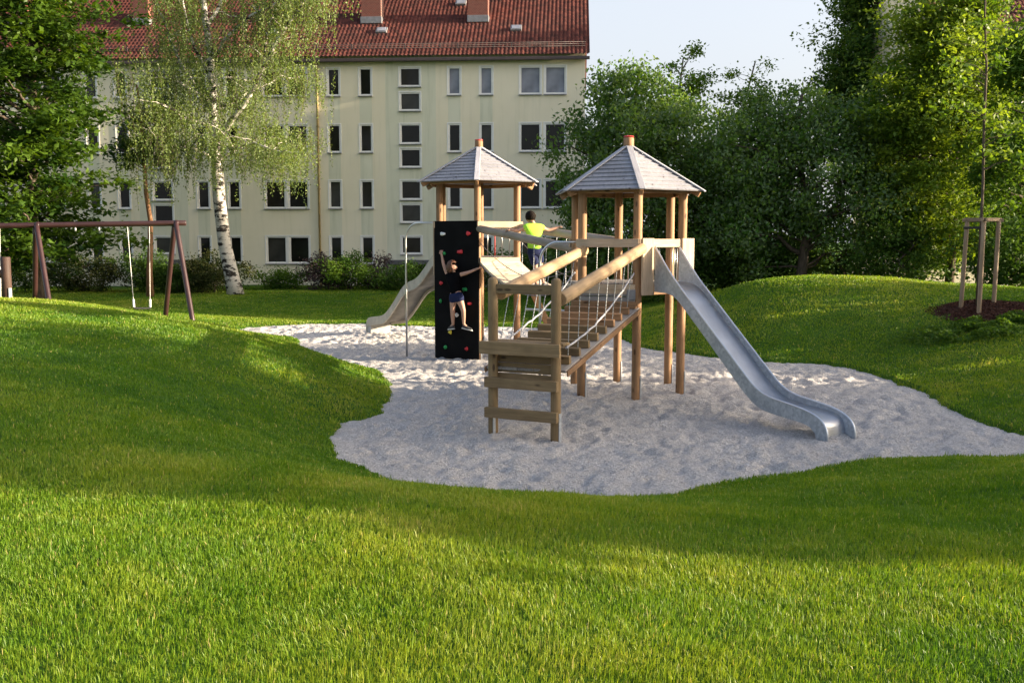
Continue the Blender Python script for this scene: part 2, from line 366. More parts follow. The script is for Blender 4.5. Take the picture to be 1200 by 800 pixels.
# ------------------------------------------------------------------ apartment building
def rendermat():
    m, nt, out = newmat('cream_render'); tc = N(nt, 'ShaderNodeTexCoord').outputs['Object']
    n1 = noise(nt, tc, .35, 6, .6); n2 = noise(nt, mapping(nt, tc, (3., 3., .25)), 1.2, 5, .6); n3 = noise(nt, tc, 30, 3)
    c = ramp(nt, n1, [(.3, (.70, .65, .49)), (.7, (.76, .71, .56))])
    c = mix(nt, c, (.44, .45, .31), ramp(nt, n2, [(.52, (0, 0, 0)), (.85, (.4, .4, .4))]))
    sep = N(nt, 'ShaderNodeSeparateXYZ'); nt.links.new(tc, sep.inputs[0])
    bsdf(nt, out, c, .92, 0, .1, n3, .3, .01); return m
def greenmat():
    m, nt, out = newmat('pale_green_render'); tc = N(nt, 'ShaderNodeTexCoord').outputs['Object']
    n1 = noise(nt, tc, .5, 5); n2 = noise(nt, mapping(nt, tc, (3., 3., .25)), 1.2, 5, .6); c = ramp(nt, n1, [(.3, (.60, .60, .47)), (.7, (.66, .66, .53))])
    c = mix(nt, c, (.30, .34, .22), ramp(nt, n2, [(.5, (0, 0, 0)), (.8, (.5, .5, .5))]))
    bsdf(nt, out, c, .92, 0, .1, n1, .2, .01); return m
def tilemat():
    m, nt, out = newmat('red_clay_tiles'); tc = N(nt, 'ShaderNodeTexCoord').outputs['Object']
    wn = N(nt, 'ShaderNodeTexWhiteNoise', noise_dimensions='3D'); sn = N(nt, 'ShaderNodeVectorMath', operation='SNAP'); sn.inputs[1].default_value = (.2, .256, .19)
    nt.links.new(tc, sn.inputs[0]); nt.links.new(sn.outputs[0], wn.inputs['Vector'])
    n1 = noise(nt, tc, .6, 5); c = ramp(nt, wn.outputs[0], [(.0, (.050, .017, .013)), (.6, (.090, .024, .018)), (1., (.145, .045, .033))])
    c = mix(nt, c, (.07, .035, .028), ramp(nt, n1, [(.45, (0, 0, 0)), (.75, (.4, .4, .4))]))
    bsdf(nt, out, c, .8, 0, .3); return m
def brickmat():
    m, nt, out = newmat('red_chimney_brick'); tc = N(nt, 'ShaderNodeTexCoord').outputs['Object']
    b = N(nt, 'ShaderNodeTexBrick'); b.inputs['Scale'].default_value = 4; b.inputs['Color1'].default_value = (.17, .045, .03, 1); b.inputs['Color2'].default_value = (.22, .06, .04, 1); b.inputs['Mortar'].default_value = (.22, .17, .14, 1)
    mp = N(nt, 'ShaderNodeMapping'); mp.inputs['Rotation'].default_value = (R(90), 0, 0); nt.links.new(tc, mp.inputs[0]); nt.links.new(mp.outputs[0], b.inputs['Vector'])
    bsdf(nt, out, b.outputs[0], .9); return m
def glassmat(name, col, rough=.06):
    m, nt, out = newmat(name); tc = N(nt, 'ShaderNodeTexCoord').outputs['Object']
    n = noise(nt, tc, 1.2, 2); bsdf(nt, out, ramp(nt, n, [(.35, tuple(c*.6 for c in col)), (.65, col)]), rough, 0, .22, n, .03, .02); return m
M['render'] = rendermat(); M['green'] = greenmat(); M['tile'] = tilemat(); M['brick'] = brickmat()
M['glass'] = glassmat('dark_window_glass', (.010, .011, .010)); M['glass2'] = glassmat('dim_window_glass', (.022, .02, .017), .1); M['glass3'] = glassmat('net_curtain_glass', (.05, .05, .045), .15)
M['blind'] = glassmat('glass_over_grey_blind', (.27, .29, .35), .25)  # paler blue-grey panes for some top-floor windows and the skylights
M['sill'] = plain('grey_metal_sill', (.22, .22, .23), .5, .3); M['gutter'] = plain('dark_gutter', (.05, .035, .035), .5); M['pipe'] = plain('ochre_downpipe', (.42, .31, .14), .5)
M['canopy'] = plain('grey_canopy', (.10, .10, .105), .6)
ROWS = [(9.45, 10.77), (6.75, 8.10), (4.06, 5.41), (1.37, 2.70)]
STROWS = [(9.86, 10.77), (8.72, 9.60), (7.15, 8.10), (6.02, 6.93), (4.47, 5.41), (3.36, 4.27), (1.83, 2.70)]
def house(name, label, M0, x0, x1, cols, stairs, depth=11., eave=11.4, ridge=15.55, base=-.3, pale_cols=(), chim=(), lights=(), pipes=(), spandrels=True, canopy=True):
    root = bpy.data.objects.new(name, None); _link(root, None, M0); tag(root, label, 'apartment building')
    holes = []
    for cx, w in cols:
        for (a, b) in ROWS: holes.append((cx-w/2, cx+w/2, a, b, cx))
    for cx in stairs:
        for (a, b) in STROWS: holes.append((cx-.5, cx+.5, a, b, cx))
        holes.append((cx-.55, cx+.55, base+.05, base+1.62, cx))
    X = sorted({x0, x1, *[h[0] for h in holes], *[h[1] for h in holes], *[s-1.2 for s in stairs], *[s+1.25 for s in stairs]})
    Z = sorted({base, eave, *[h[2] for h in holes], *[h[3] for h in holes]})
    bm = bmesh.new(); vd = {}
    def vv(x, y, z):
        k = (round(x, 4), round(y, 4), round(z, 4))
        if k not in vd: vd[k] = bm.verts.new(k)
        return vd[k]
    for i in range(len(X)-1):
        for j in range(len(Z)-1):
            cx = (X[i]+X[i+1])/2; cz = (Z[j]+Z[j+1])/2
            if any(h[0] < cx < h[1] and h[2] < cz < h[3] for h in holes): continue
            f = bm.faces.new((vv(X[i], 0, Z[j]), vv(X[i+1], 0, Z[j]), vv(X[i+1], 0, Z[j+1]), vv(X[i], 0, Z[j+1])))
            st = any(s-1.2 < cx < s+1.25 for s in stairs)
            sp = spandrels and any(w < .8 and abs(cx-c) < w/2 for c, w in cols) and any(a < cz < b for a, b in ((2.85, 3.9), (5.55, 6.6), (8.25, 9.3)))
            f.material_index = 1 if (st or sp) else 0
    for h in holes:     # reveals
        a, b, c, d = h[:4]; q = [(a, c), (b, c), (b, d), (a, d)]
        for k in range(4):
            p, r = q[k], q[(k+1) % 4]; bm.faces.new((vv(p[0], 0, p[1]), vv(p[0], .16, p[1]), vv(r[0], .16, r[1]), vv(r[0], 0, r[1])))
    # sides, back, gables
    mid = depth/2
    for x, flip in ((x0, 0), (x1, 1)):
        l = [(x, 0, base), (x, 0, eave), (x, mid, ridge-.12), (x, depth, eave), (x, depth, base)]
        f = bm.faces.new([bm.verts.new(p) for p in (l if flip else l[::-1])])
    bm.faces.new([bm.verts.new(p) for p in ((x0, depth, base), (x0, depth, eave), (x1, depth, eave), (x1, depth, base))])
    bmesh.ops.remove_doubles(bm, verts=bm.verts, dist=.0005)
    bm_obj('wall', bm, [M['render'], M['green']], root, M0)
    # roof with rolled tiles
    over = .35; sl = (ridge-eave)/mid; L = math.hypot(mid+over, (mid+over)*sl); rows = int(L/.32); per = 5
    nx = int((x1-x0+.5)/.20*6); xx = np.linspace(x0-.2, x1+.2, nx); prof = np.abs(np.sin((xx-x0)/.20*np.pi))**.8*.08
    vs = []; 
    for side in (0, 1):
        for r_ in range(rows):
            for e in (0, 1):
                t = (r_+e)/rows; y = -over+(mid+over)*t; z = eave-over*sl+(mid+over)*sl*t+.09*(1-e)+.0
                yy = y if not side else depth-y
                vs.append(np.stack([xx, np.full(nx, yy), z+prof], -1))
    vs = np.array(vs); nr = vs.shape[0]; idx = np.arange(nr*nx).reshape(nr, nx); hh = nr//2; fa = []
    for a in range(nr-1):
        if a == hh-1: continue
        q = np.stack([idx[a, :-1], idx[a, 1:], idx[a+1, 1:], idx[a+1, :-1]], -1); fa.append(q if a < hh else q[:, ::-1])
    rf = mesh_obj('roof', np_mesh('roof', vs.reshape(-1, 3), fa), M['tile'], root, M0)
    bm = bmesh.new()
    for yy in (-over+.03, depth+over-.03): add_box(bm, (x0+x1)/2, yy, eave-over*sl-.06, x1-x0+.4, .14, .15, .03)
    add_box(bm, (x0+x1)/2, -over/2, eave-over*sl+.02, x1-x0+.1, over-.1, .04)
    bm_obj('gutter', bm, M['gutter'], rf, M0)
    bm = bmesh.new(); add_box(bm, (x0+x1)/2, mid, ridge+.09, x1-x0+.4, .3, .14, .05); bm_obj('ridge_tiles', bm, M['tile'], rf, M0)
    bm = bmesh.new(); y = .55-over; z = eave+(y)*sl+.12
    for k, dz in enumerate((.06, .16, .25)): add_tube(bm, [(x0, y, z+dz), (x1, y, z+dz)], .016, 5)
    for k in range(int((x1-x0)/.86)): add_box(bm, x0+.4+k*.86, y+.05, z+.1, .05, .12, .32)
    bm_obj('snow_guard', bm, M['gutter'], rf, M0)
    for cx, cy, w, top in chim:
        zb = eave+cy*sl-.3; bm = bmesh.new(); add_box(bm, cx, cy, (zb+top)/2, w, .7, top-zb); 
        c = bm_obj('chimney', bm, M['brick'], rf, M0); bm = bmesh.new(); add_box(bm, cx, cy-.02, zb+.36, w+.08, .78, .34, .02); bm_obj('flashing', bm, M['sill'], c, M0)
    for cx, cy in lights:
        zb = eave+cy*sl+.16; bm = bmesh.new(); Mr = Matrix.Translation((cx, cy, zb)) @ Matrix.Rotation(math.atan(sl), 4, 'X'); add_box(bm, 0, 0, 0, .55, .5, .14, .02, Mr)
        c = bm_obj('skylight', bm, M['sill'], rf, M0); bm = bmesh.new(); add_box(bm, 0, 0, .075, .4, .36, .03, 0, Mr); bm_obj('pane', bm, M['blind'], c, M0)
    for px_ in pipes:
        bm = bmesh.new(); add_tube(bm, [(px_, -.09, base), (px_, -.09, eave-.5), (px_, -.3, eave-.25)], .055, 10)
        for z in (2., 5., 8., 10.4): add_box(bm, px_, -.07, z, .15, .1, .05)
        bm_obj('downpipe', bm, M['pipe'], root, M0)
    fr = .065
    cache = {}
    for (a, b, c, d, cx) in holes:
        door = c < base+.2
        w, h_ = b-a, d-c; key = (round(w, 2), round(h_, 2), door, (round(cx, 2), ) if 0 else 0)
        Mw = M0 @ Matrix.Translation((a, 0, c))
        if key not in cache:
            bm = bmesh.new(); y = .07
            for (x_, z_, sx_, sz_) in ((fr/2, h_/2, fr, h_), (w-fr/2, h_/2, fr, h_), (w/2, fr/2+.01, w-2*fr, fr+.02), (w/2, h_-fr/2, w-2*fr, fr)): add_box(bm, x_, y, z_, sx_, .09, sz_)
            if door: add_box(bm, w/2, y, h_/2, .06, .08, h_-2*fr-.02)
            me = bpy.data.meshes.new('window_frame'); bm.to_mesh(me); bm.free(); me.materials.append(M['white'])
            bm = bmesh.new(); add_box(bm, w/2, .12, h_/2, w-.01, .02, h_-.01); mp = bpy.data.meshes.new('pane'); bm.to_mesh(mp); bm.free()
            bm = bmesh.new(); add_box(bm, w/2, -.03, -.022, w+.1, .14, .04, .006); ms = bpy.data.meshes.new('sill'); bm.to_mesh(ms); bm.free(); ms.materials.append(M['sill'])
            ml = bpy.data.meshes.new('trim'); bm = bmesh.new()
            for (x_, z_, sx_, sz_) in ((-.03, h_/2, .055, h_+.11), (w+.03, h_/2, .055, h_+.11), (w/2, h_+.03, w, .055)): add_box(bm, x_, -.006, z_, sx_, .016, sz_)
            bm.to_mesh(ml); bm.free(); ml.materials.append(M['white'])
            cache[key] = (me, mp, ms, ml)
        me, mp, ms, ml = cache[key]
        wn = _link(bpy.data.objects.new('door' if door else 'window', me), root, Mw)
        bl = any(abs(cx-q) < .1 for q in pale_cols) and c > 9
        mpp = mp.copy(); mpp.materials.append(M['blind'] if bl else random.choice([M['glass'], M['glass'], M['glass2'], M['glass3']])); _link(bpy.data.objects.new('pane', mpp), wn, Mw)
        if not door: _link(bpy.data.objects.new('sill', ms), wn, Mw)
        _link(bpy.data.objects.new('trim', ml), wn, Mw)
    if canopy:
        for cx in stairs:
            bm = bmesh.new(); add_box(bm, cx+.15, -.75, 1.52, 2.5, 1.5, .07, .01); add_box(bm, cx+.15, -1.48, 1.47, 2.5, .05, .22, .01)
            for s in (-1, 1): add_box(bm, cx+.15+s*1.1, -.7, 1.38, .07, 1.4, .12)
            bm_obj('canopy', bm, M['canopy'], root, M0)
            for s in (-1, 1):
                bm = bmesh.new(); add_box(bm, cx+.15+s*1.1, -1.35, (base+1.3)/2, .09, .09, 1.3-base); bm_obj('canopy_post', bm, M['canopy'], root, M0)
    return root
M0 = Matrix.Translation((0, 48, 0)) @ Matrix.Rotation(-R(3.4), 4, 'Z')
house('apartment_building', 'long four storey cream apartment block with red tiled roof behind the playground', M0, -40.0, 3.5,
      [(-8.66, .6), (-7.1, .6), (-2.78, .6), (-1.24, .6), (.88, 1.0), (2.07, 1.0), (-10.5, 1.02), (-11.65, 1.02), (-13.7, .6), (-15.25, .6), (-19.25, .6), (-20.75, .6), (-22.75, 1.02), (-23.9, 1.02), (-26.2, .6), (-28.4, 1.0), (-31, .6), (-34, 1.), (-37, .6)],
      [-4.93, -17.3], pale_cols=(-2.78, -1.24, .88, 2.07), chim=[(-7.25, 2.75, 1.0, 17.6), (-1.85, 2.75, 1.0, 17.6), (-19.2, 2.9, .8, 17.6), (-25.6, 2.8, .8, 17.6)],
      lights=[(-6.6, 1.75), (.1, 1.8), (-2.9, 4.2), (-12.1, 1.7), (-24.3, 1.6)], pipes=(-9.45,))
M1 = Matrix.Translation((17.2, 41, 0)) @ Matrix.Rotation(R(2), 4, 'Z')
house('apartment_building', 'pale apartment block with red roof half hidden by the trees at the right edge', M1, 0, 22, [(2.2, 1.), (3.9, 1.), (6.6, .6), (8.2, .6), (12.5, .6), (14.2, .6), (17., 1.), (19., 1.)], [10.3], depth=8, canopy=False, ridge=15.2)

# ------------------------------------------------------------------ vegetation
def leaves_mesh(name, C, size, tint, nbias=(0, 0, .6), asp=.55, fold=.25, droop=0.):
    n = len(C); nr = rng.normal(size=(n, 3))+np.array(nbias)*2; nr /= np.linalg.norm(nr, axis=1)[:, None]
    t = rng.normal(size=(n, 3)); t[:, 2] -= droop*2; t -= nr*np.sum(t*nr, 1)[:, None]; t /= np.linalg.norm(t, axis=1)[:, None]+1e-9
    b = np.cross(nr, t); s = np.asarray(size)[:, None]
    v0 = C-t*s*.5; v2 = C+t*s*.5; v1 = C+b*s*asp*.5-nr*s*fold*.3; v3 = C-b*s*asp*.5-nr*s*fold*.3
    vs = np.stack([v0, v1, v2, v3], 1).reshape(-1, 3); i = np.arange(n)*4
    f = np.concatenate([np.stack([i, i+1, i+2], -1), np.stack([i, i+2, i+3], -1)])
    return np_mesh(name, vs, [f], False, np.repeat(np.clip(tint, 0, 1), 4))
def ell_pts(n, e, shell=.55):
    cx, cy, cz, rx, ry, rz = e; d = rng.normal(size=(n, 3)); d /= np.linalg.norm(d, axis=1)[:, None]
    r = (shell**3+(1-shell**3)*rng.random(n))**(1/3); r *= (1+.16*np.sin(d[:, 0]*5+cx*3)*np.cos(d[:, 2]*4+cy)+.12*rng.normal(size=n)); return np.array([cx, cy, cz])+d*r[:, None]*np.array([rx, ry, rz])
def barkmat(name, c0, c1, sc_=6):
    m, nt, out = newmat(name); tc = N(nt, 'ShaderNodeTexCoord').outputs['Object']; n = noise(nt, mapping(nt, tc, (1, 1, .25)), sc_*2, 6, .7)
    bsdf(nt, out, ramp(nt, n, [(.35, c0), (.7, c1)]), .9, 0, .15, n, .8, .03); return m
M['bark'] = barkmat('grey_brown_bark', (.05, .04, .03), (.14, .11, .085)); M['barko'] = barkmat('orange_brown_bark', (.16, .085, .045), (.32, .18, .10))
def birchbark():
    m, nt, out = newmat('birch_bark'); tc = N(nt, 'ShaderNodeTexCoord').outputs['Object']
    n = noise(nt, mapping(nt, tc, (2.2, 2.2, 5)), 1.1, 5, .65); n2 = noise(nt, mapping(nt, tc, (1.5, 1.5, 20)), 1.3, 3)
    c = ramp(nt, n, [(.50, (.52, .49, .44)), (.56, (.03, .026, .023))]); c = mix(nt, c, (.16, .13, .11), ramp(nt, n2, [(.60, (0, 0, 0)), (.72, (.75, .75, .75))]))
    bsdf(nt, out, c, .8, 0, .2, n, .4, .02); return m
M['birch'] = birchbark()
L = {}
L['chestnut'] = leafmat('chestnut_leaves', (.02, .058, .006), (.085, .155, .012), .42)
L['birch'] = leafmat('birch_leaves', (.10, .16, .04), (.21, .275, .095), .45)
L['whitebeam'] = leafmat('silver_green_leaves', (.050, .13, .018), (.165, .275, .055), .4, .6, .12, under=(.13, .20, .09))
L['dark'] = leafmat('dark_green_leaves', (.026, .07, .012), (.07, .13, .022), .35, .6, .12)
L['maple'] = leafmat('bright_green_leaves', (.075, .155, .014), (.20, .285, .032), .48)
L['mid'] = leafmat('mid_green_leaves', (.04, .10, .012), (.11, .19, .024), .42, .6, .15)
L['purple'] = leafmat('purple_leaves', (.03, .018, .022), (.075, .045, .05), .25)
L['shrub'] = leafmat('shrub_leaves', (.028, .07, .010), (.075, .14, .02), .3, .6, .15)
L['rhodo'] = leafmat('rhododendron_leaves', (.02, .045, .012), (.07, .075, .024), .2, .7, .1)
def curve_pts(p0, p1, n=7, lift=.2, wob=.06):
    p0, p1 = V(p0), V(p1); Lg = (p1-p0).length; out = []
    for i in range(n):
        t = i/(n-1); p = p0.lerp(p1, t); p.z += lift*Lg*math.sin(math.pi*t)*(.6 if t < .5 else .5)
        if 0 < i < n-1: p += V((random.gauss(0, wob), random.gauss(0, wob), random.gauss(0, wob)))*Lg*.35
        out.append(p)
    return out
def tree(name, label, x, y, height, ells, nclump, per, lsize, lm, trunk_r=.15, bark='bark', clump_r=.55, flat=.7, nbias=(0, 0, .5), droop=.2, trunk_pts=None, group=None, nlimb=14, tints=(.0, 1.), shell=.45, cat='tree', asp=.55):
    z0 = Hp(x, y)-.05; o = V((x, y, z0)); root = thing(name, label, cat, o, group)
    bm = bmesh.new(); T = [V(p)-o for p in trunk_pts] if trunk_pts else [V((random.gauss(0, .03)*i, random.gauss(0, .03)*i, height*i/8)) for i in range(9)]
    n = len(T); rr = [trunk_r*(1.25 if i == 0 else 1)*(1-.88*i/(n-1))**.8+.012 for i in range(n)]
    add_tube(bm, T, rr, 10)
    C = []; tt = []; sz = []; ws = np.array([e[3]*e[4]*e[5] for e in ells])**.7; ws /= ws.sum(); cl = []
    for e, w in zip(ells, ws): cl.append(ell_pts(max(3, int(nclump*w)), e, shell))
    cl = np.concatenate(cl)-np.array(o)
    lo = cl[:, 2].min()
    for c in cl:
        r = clump_r*random.uniform(.6, 1.35); k = int(per*random.uniform(.7, 1.3)*(r/clump_r)**1.5)
        p = rng.normal(size=(k, 3))*np.array([r, r, r*flat])*.5; C.append(c+p); b = random.uniform(*tints)
        tt.append(b+rng.normal(size=k)*.14); sz.append(lsize*rng.uniform(.65, 1.3, k))
    sel = random.sample(range(len(cl)), min(nlimb*4, len(cl)))
    for q, k in enumerate(sel):
        c = V(cl[k]); hz = max(.15*height, min(height*.93, c.z-.35*math.hypot(c.x, c.y))); i = min(n-2, max(0, next((j for j in range(n-1) if T[j+1].z >= hz), n-2)))
        f = min(1, max(0, (hz-T[i].z)/max(1e-3, T[i+1].z-T[i].z))); s = T[i].lerp(T[i+1], f)
        r0 = rr[i]*(.5 if q < nlimb else .25)+.006
        cp = curve_pts(s, c, 7, .12); add_tube(bm, cp, [r0*(1-.85*j/6) for j in range(7)], 5, False)
    bm_obj('trunk', bm, M[bark], root, Matrix.Translation(o), True)
    me = leaves_mesh('crown', np.concatenate(C), np.concatenate(sz), np.concatenate(tt), nbias, asp, .25, droop)
    mesh_obj('crown', me, L[lm], root, Matrix.Translation(o)); return root

# chestnut at the left
cx, cy = -17.3, 36.0
tiers = []
for k in range(11):
    z = 2.3+k*1.15; r = 3.9*(1-.03*k)*random.uniform(.85, 1.1); tiers.append((cx+random.uniform(-.5, .5)-.1, cy+random.uniform(-.3, .3), z, r, r*.9, .75))
tree('chestnut_tree', 'tall dark green chestnut with layered drooping foliage left of the birch', cx, cy, 14.5, tiers, 420, 100, .25, 'chestnut', .17, clump_r=.72, flat=.42, nbias=(0, 0, 1.1), droop=.5, nlimb=30, shell=.25)
# slim tree between chestnut and birch
tree('slim_tree', 'slim young tree with bare orange brown trunk between chestnut and birch', -14.75, 40, 8.5, [(-14.6, 40, 7.0, 1.5, 1.3, 1.1), (-15.4, 40.2, 6.0, 1.2, 1., .6)], 34, 90, .19, 'chestnut', .12, bark='barko', clump_r=.55, flat=.4, nbias=(0, 0, 1.), droop=.4)
# birch with hanging twigs
def birch():
    Y = 41.; b = at(276, 345, Y); z0 = Hp(b.x, b.y)-.05; o = V((b.x, b.y, z0)); root = thing('birch_tree', 'big leaning birch with white trunk and hanging pale green twigs', 'tree', o)
    P = [o]+[at(px, py, Y+dy) for px, py, dy in ((272, 325, 0), (263, 285, 0), (257, 235, .05), (254, 190, .1), (251, 150, .1), (249, 110, 0), (246, 60, -.1), (240, 20, -.1), (236, -40, 0), (230, -120, .2))]
    rr = [.36, .30, .265, .25, .235, .20, .17, .14, .12, .08, .03]; bm = bmesh.new(); add_tube(bm, [p-o for p in P], rr, 14)
    limbs = [([(252, 168, .1), (272, 142, -.3), (292, 112, -.6), (308, 80, -.8), (322, 55, -.9), (336, 30, -1.), (355, 5, -1.2), (375, -30, -1.2)], .13),
             ([(248, 70, 0), (262, 50, -.5), (285, 25, -.9), (310, 10, -1.2), (332, 0, -1.4), (350, -8, -1.5)], .07),
             ([(308, 80, -.8), (313, 45, -.5), (322, 15, -.2), (330, -20, 0)], .05),
             ([(250, 150, .1), (235, 145, -.6), (215, 138, -1.2), (195, 136, -1.5), (180, 130, -1.6), (165, 134, -1.7)], .06),
             ([(250, 185, .1), (230, 175, -.8), (205, 170, -1.6), (180, 182, -2.2)], .05),
             ([(249, 130, 0), (225, 95, .5), (205, 60, .9), (190, 25, 1.1), (180, -20, 1.2)], .08),
             ([(250, 120, 0), (228, 108, -.6), (200, 92, -1.1), (170, 90, -1.4), (148, 100, -1.6)], .055),
             ([(247, 90, 0), (225, 50, -.8), (215, 10, -1.2), (205, -50, -1.4)], .07),
             ([(254, 190, .1), (280, 175, .8), (305, 160, 1.4), (335, 165, 1.9), (355, 180, 2.)], .06),
             ([(252, 170, .1), (275, 172, -.9), (300, 168, -1.8), (330, 178, -2.2)], .05),
             ([(250, 130, 0), (290, 110, 1.), (330, 90, 1.8), (360, 95, 2.3)], .07),
             ([(243, 30, 0), (270, -20, .5), (300, -70, .8), (330, -110, 1.)], .07), ([(240, 10, 0), (210, -40, .4), (190, -90, .6)], .06)]
    ends = []
    for l, r0 in limbs:
        pp = [at(px, py, Y+dy)-o for px, py, dy in l]; m = len(pp); sub = []
        for i in range(m-1):
            for j in range(3): sub.append(pp[i].lerp(pp[i+1], j/3)+V((random.gauss(0, .03), random.gauss(0, .03), random.gauss(0, .03)))*(1 if i+j else 0))
        sub.append(pp[-1]); q = len(sub); add_tube(bm, sub, [r0*(1-.8*i/(q-1))+.008 for i in range(q)], 7, False)
        ends += sub[q//4:]
        for k in range(10):     # side twigs
            s = random.choice(sub[q//5:]); e = s+V((random.gauss(0, .8), random.gauss(0, .8), random.uniform(-.1, .9)))
            cp = curve_pts(s, e, 6, .15); add_tube(bm, cp, [.022*(1-.7*i/5) for i in range(6)], 4, False); ends += cp[1:]
    bm_obj('trunk', bm, M['birch'], root, Matrix.Translation(o), True)
    C = []; tt = []; tw = bmesh.new()
    E_ = np.array([tuple(e) for e in ends])
    for k in range(3050):
        s = E_[rng.integers(len(E_))]+rng.normal(size=3)*np.array([.5, .55, .3]); Ln = random.uniform(.4, 1.75)
        top = s[2]; m = int(Ln*26); u = np.linspace(0, 1, m)[:, None]; sw = rng.normal(size=3)*.18
        p = s+np.concatenate([sw[0]*u+.25*sw[1]*np.sin(u*2), sw[1]*u, -Ln*u**1.15], 1)+rng.normal(size=(m, 3))*.045
        C.append(p); tt.append(np.full(m, random.uniform(.05, .9))+rng.normal(size=m)*.15)
        if k % 3 == 0: add_tube(tw, [V(p[0]), V(p[m//2]), V(p[-1])], .006, 3, False)
    C = np.concatenate(C); me = leaves_mesh('crown', C, rng.uniform(.06, .105, len(C)), np.concatenate(tt), (0, 0, .0), .7, .2, .9)
    cr = mesh_obj('crown', me, L['birch'], root, Matrix.Translation(o)); bm_obj('twigs', tw, M['bark'], root, Matrix.Translation(o))
birch()
def px_tree(name, label, px, Y, ell_px, top_px, *a, **k):
    """ell_px: list of (cx_px, cy_px, rx_px, ry_px, dy) at depth Y"""
    s = Y/FPX; es = []
    for (ex, ey, rx, ry, dy) in ell_px:
        c = at(ex, ey, Y+dy); es.append((c.x, c.y, c.z, rx*s, min(rx*s, 2.6), ry*s))
    b = at(px, 300, Y); zt = at(px, top_px, Y).z
    return tree(name, label, b.x, Y, zt-Hp(b.x, Y), es, *a, **k)
px_tree('whitebeam_tree', 'bushy silver green tree right behind the taller tower roof, beside the block', 745, 35.5,
        [(735, 150, 70, 55, 0), (690, 200, 50, 50, .3), (770, 190, 80, 60, -.2), (750, 260, 100, 62, 0), (800, 150, 45, 45, .6), (735, 105, 38, 34, 0), (690, 270, 45, 50, 0)], 90, 330, 130, .16, 'whitebeam', .16, clump_r=.62, flat=.75, nbias=(0, 0, .2), droop=-.3)
px_tree('whitebeam_tree', 'broad silver green tree with dark trunk in middle of the tree row', 942, 33.5,
        [(940, 150, 60, 50, 0), (880, 190, 60, 55, 0), (960, 220, 95, 70, 0), (890, 260, 70, 55, 0), (1020, 240, 60, 60, .4), (1000, 150, 45, 45, .5), (905, 135, 38, 36, .2)], 110, 360, 130, .15, 'whitebeam', .19, clump_r=.6, flat=.75, nbias=(0, 0, .2), droop=-.3)
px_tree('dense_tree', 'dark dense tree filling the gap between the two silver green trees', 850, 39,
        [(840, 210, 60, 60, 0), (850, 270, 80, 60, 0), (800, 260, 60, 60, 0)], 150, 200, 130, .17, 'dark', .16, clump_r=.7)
px_tree('loose_tree', 'wispy tree with see-through top rising left behind the tree row', 800, 44,
        [(800, 100, 26, 42, 0), (818, 85, 16, 26, 0), (785, 130, 25, 40, 0)], 66, 42, 70, .16, 'mid', .1, clump_r=.45, nlimb=12)
px_tree('loose_tree', 'wispy tree with see-through top nearest the sky gap', 868, 44,
        [(862, 105, 22, 40, 0), (885, 90, 18, 26, 0), (875, 140, 35, 40, 0)], 70, 36, 70, .16, 'mid', .1, clump_r=.45, nlimb=12)
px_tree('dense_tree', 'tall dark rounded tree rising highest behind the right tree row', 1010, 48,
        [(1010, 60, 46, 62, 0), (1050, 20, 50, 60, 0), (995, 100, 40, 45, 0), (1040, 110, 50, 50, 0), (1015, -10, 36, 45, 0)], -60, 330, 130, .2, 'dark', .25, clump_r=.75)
px_tree('maple_tree', 'tall bright yellow green tree standing behind the staked sapling', 1113, 32.5,
        [(1100, 60, 48, 60, 0), (1060, 120, 60, 60, 0), (1120, 140, 70, 62, 0), (1080, 200, 70, 60, 0), (1110, 270, 75, 45, .2), (1130, 20, 40, 50, 0), (1150, 90, 40, 50, .3), (1075, 20, 34, 48, 0)], -40, 400, 170, .15, 'maple', .13, clump_r=.62, flat=.5, nbias=(0, 0, .8), droop=.2, shell=.3)
px_tree('dense_tree', 'dark dense tree between the bright tree and the pale block behind', 1150, 36.5,
        [(1130, 120, 70, 90, 0), (1180, 230, 70, 80, 0), (1100, 250, 70, 60, 0), (1060, 180, 50, 70, 0)], 60, 260, 120, .19, 'dark', .16, clump_r=.7)
px_tree('maple_tree', 'mid green tree cut off by right edge of the picture', 1205, 29.5,
        [(1205, 120, 45, 60, 0), (1195, 200, 45, 60, 0), (1215, 270, 45, 50, 0), (1215, 60, 40, 40, 0)], 20, 130, 120, .16, 'mid', .13, clump_r=.55, flat=.6, nbias=(0, 0, .6))
# understorey bushes behind the right mound
def bush(name, label, px, Y, r, h, lm, n=26, per=130, ls=.11, group=None, cr=.4, asp=.55, stems=8):
    b = at(px, 330, Y); z0 = Hp(b.x, Y)
    return tree(name, label, b.x, Y, h*.75, [(b.x, Y, z0+h*.5, r*1.12, min(r, 1.2), h*.52)], int(n*1.7), per, ls, lm, .03, clump_r=cr, group=group, nlimb=stems, shell=.35, cat='shrub', asp=asp)
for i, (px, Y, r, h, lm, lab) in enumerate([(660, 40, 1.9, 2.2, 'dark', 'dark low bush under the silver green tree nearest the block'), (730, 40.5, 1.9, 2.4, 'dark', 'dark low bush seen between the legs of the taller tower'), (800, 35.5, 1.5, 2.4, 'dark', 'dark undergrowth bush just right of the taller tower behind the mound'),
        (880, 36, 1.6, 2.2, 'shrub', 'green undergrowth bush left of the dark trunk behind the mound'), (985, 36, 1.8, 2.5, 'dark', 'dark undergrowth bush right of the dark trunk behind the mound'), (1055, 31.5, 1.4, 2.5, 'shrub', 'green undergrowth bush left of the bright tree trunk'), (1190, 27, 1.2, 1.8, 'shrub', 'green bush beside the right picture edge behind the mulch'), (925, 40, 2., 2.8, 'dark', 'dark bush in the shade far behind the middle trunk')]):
    bush('bush', lab, px, Y, r, h, lm, 30, 120, .13, 'undergrowth bushes behind the mound', .5)
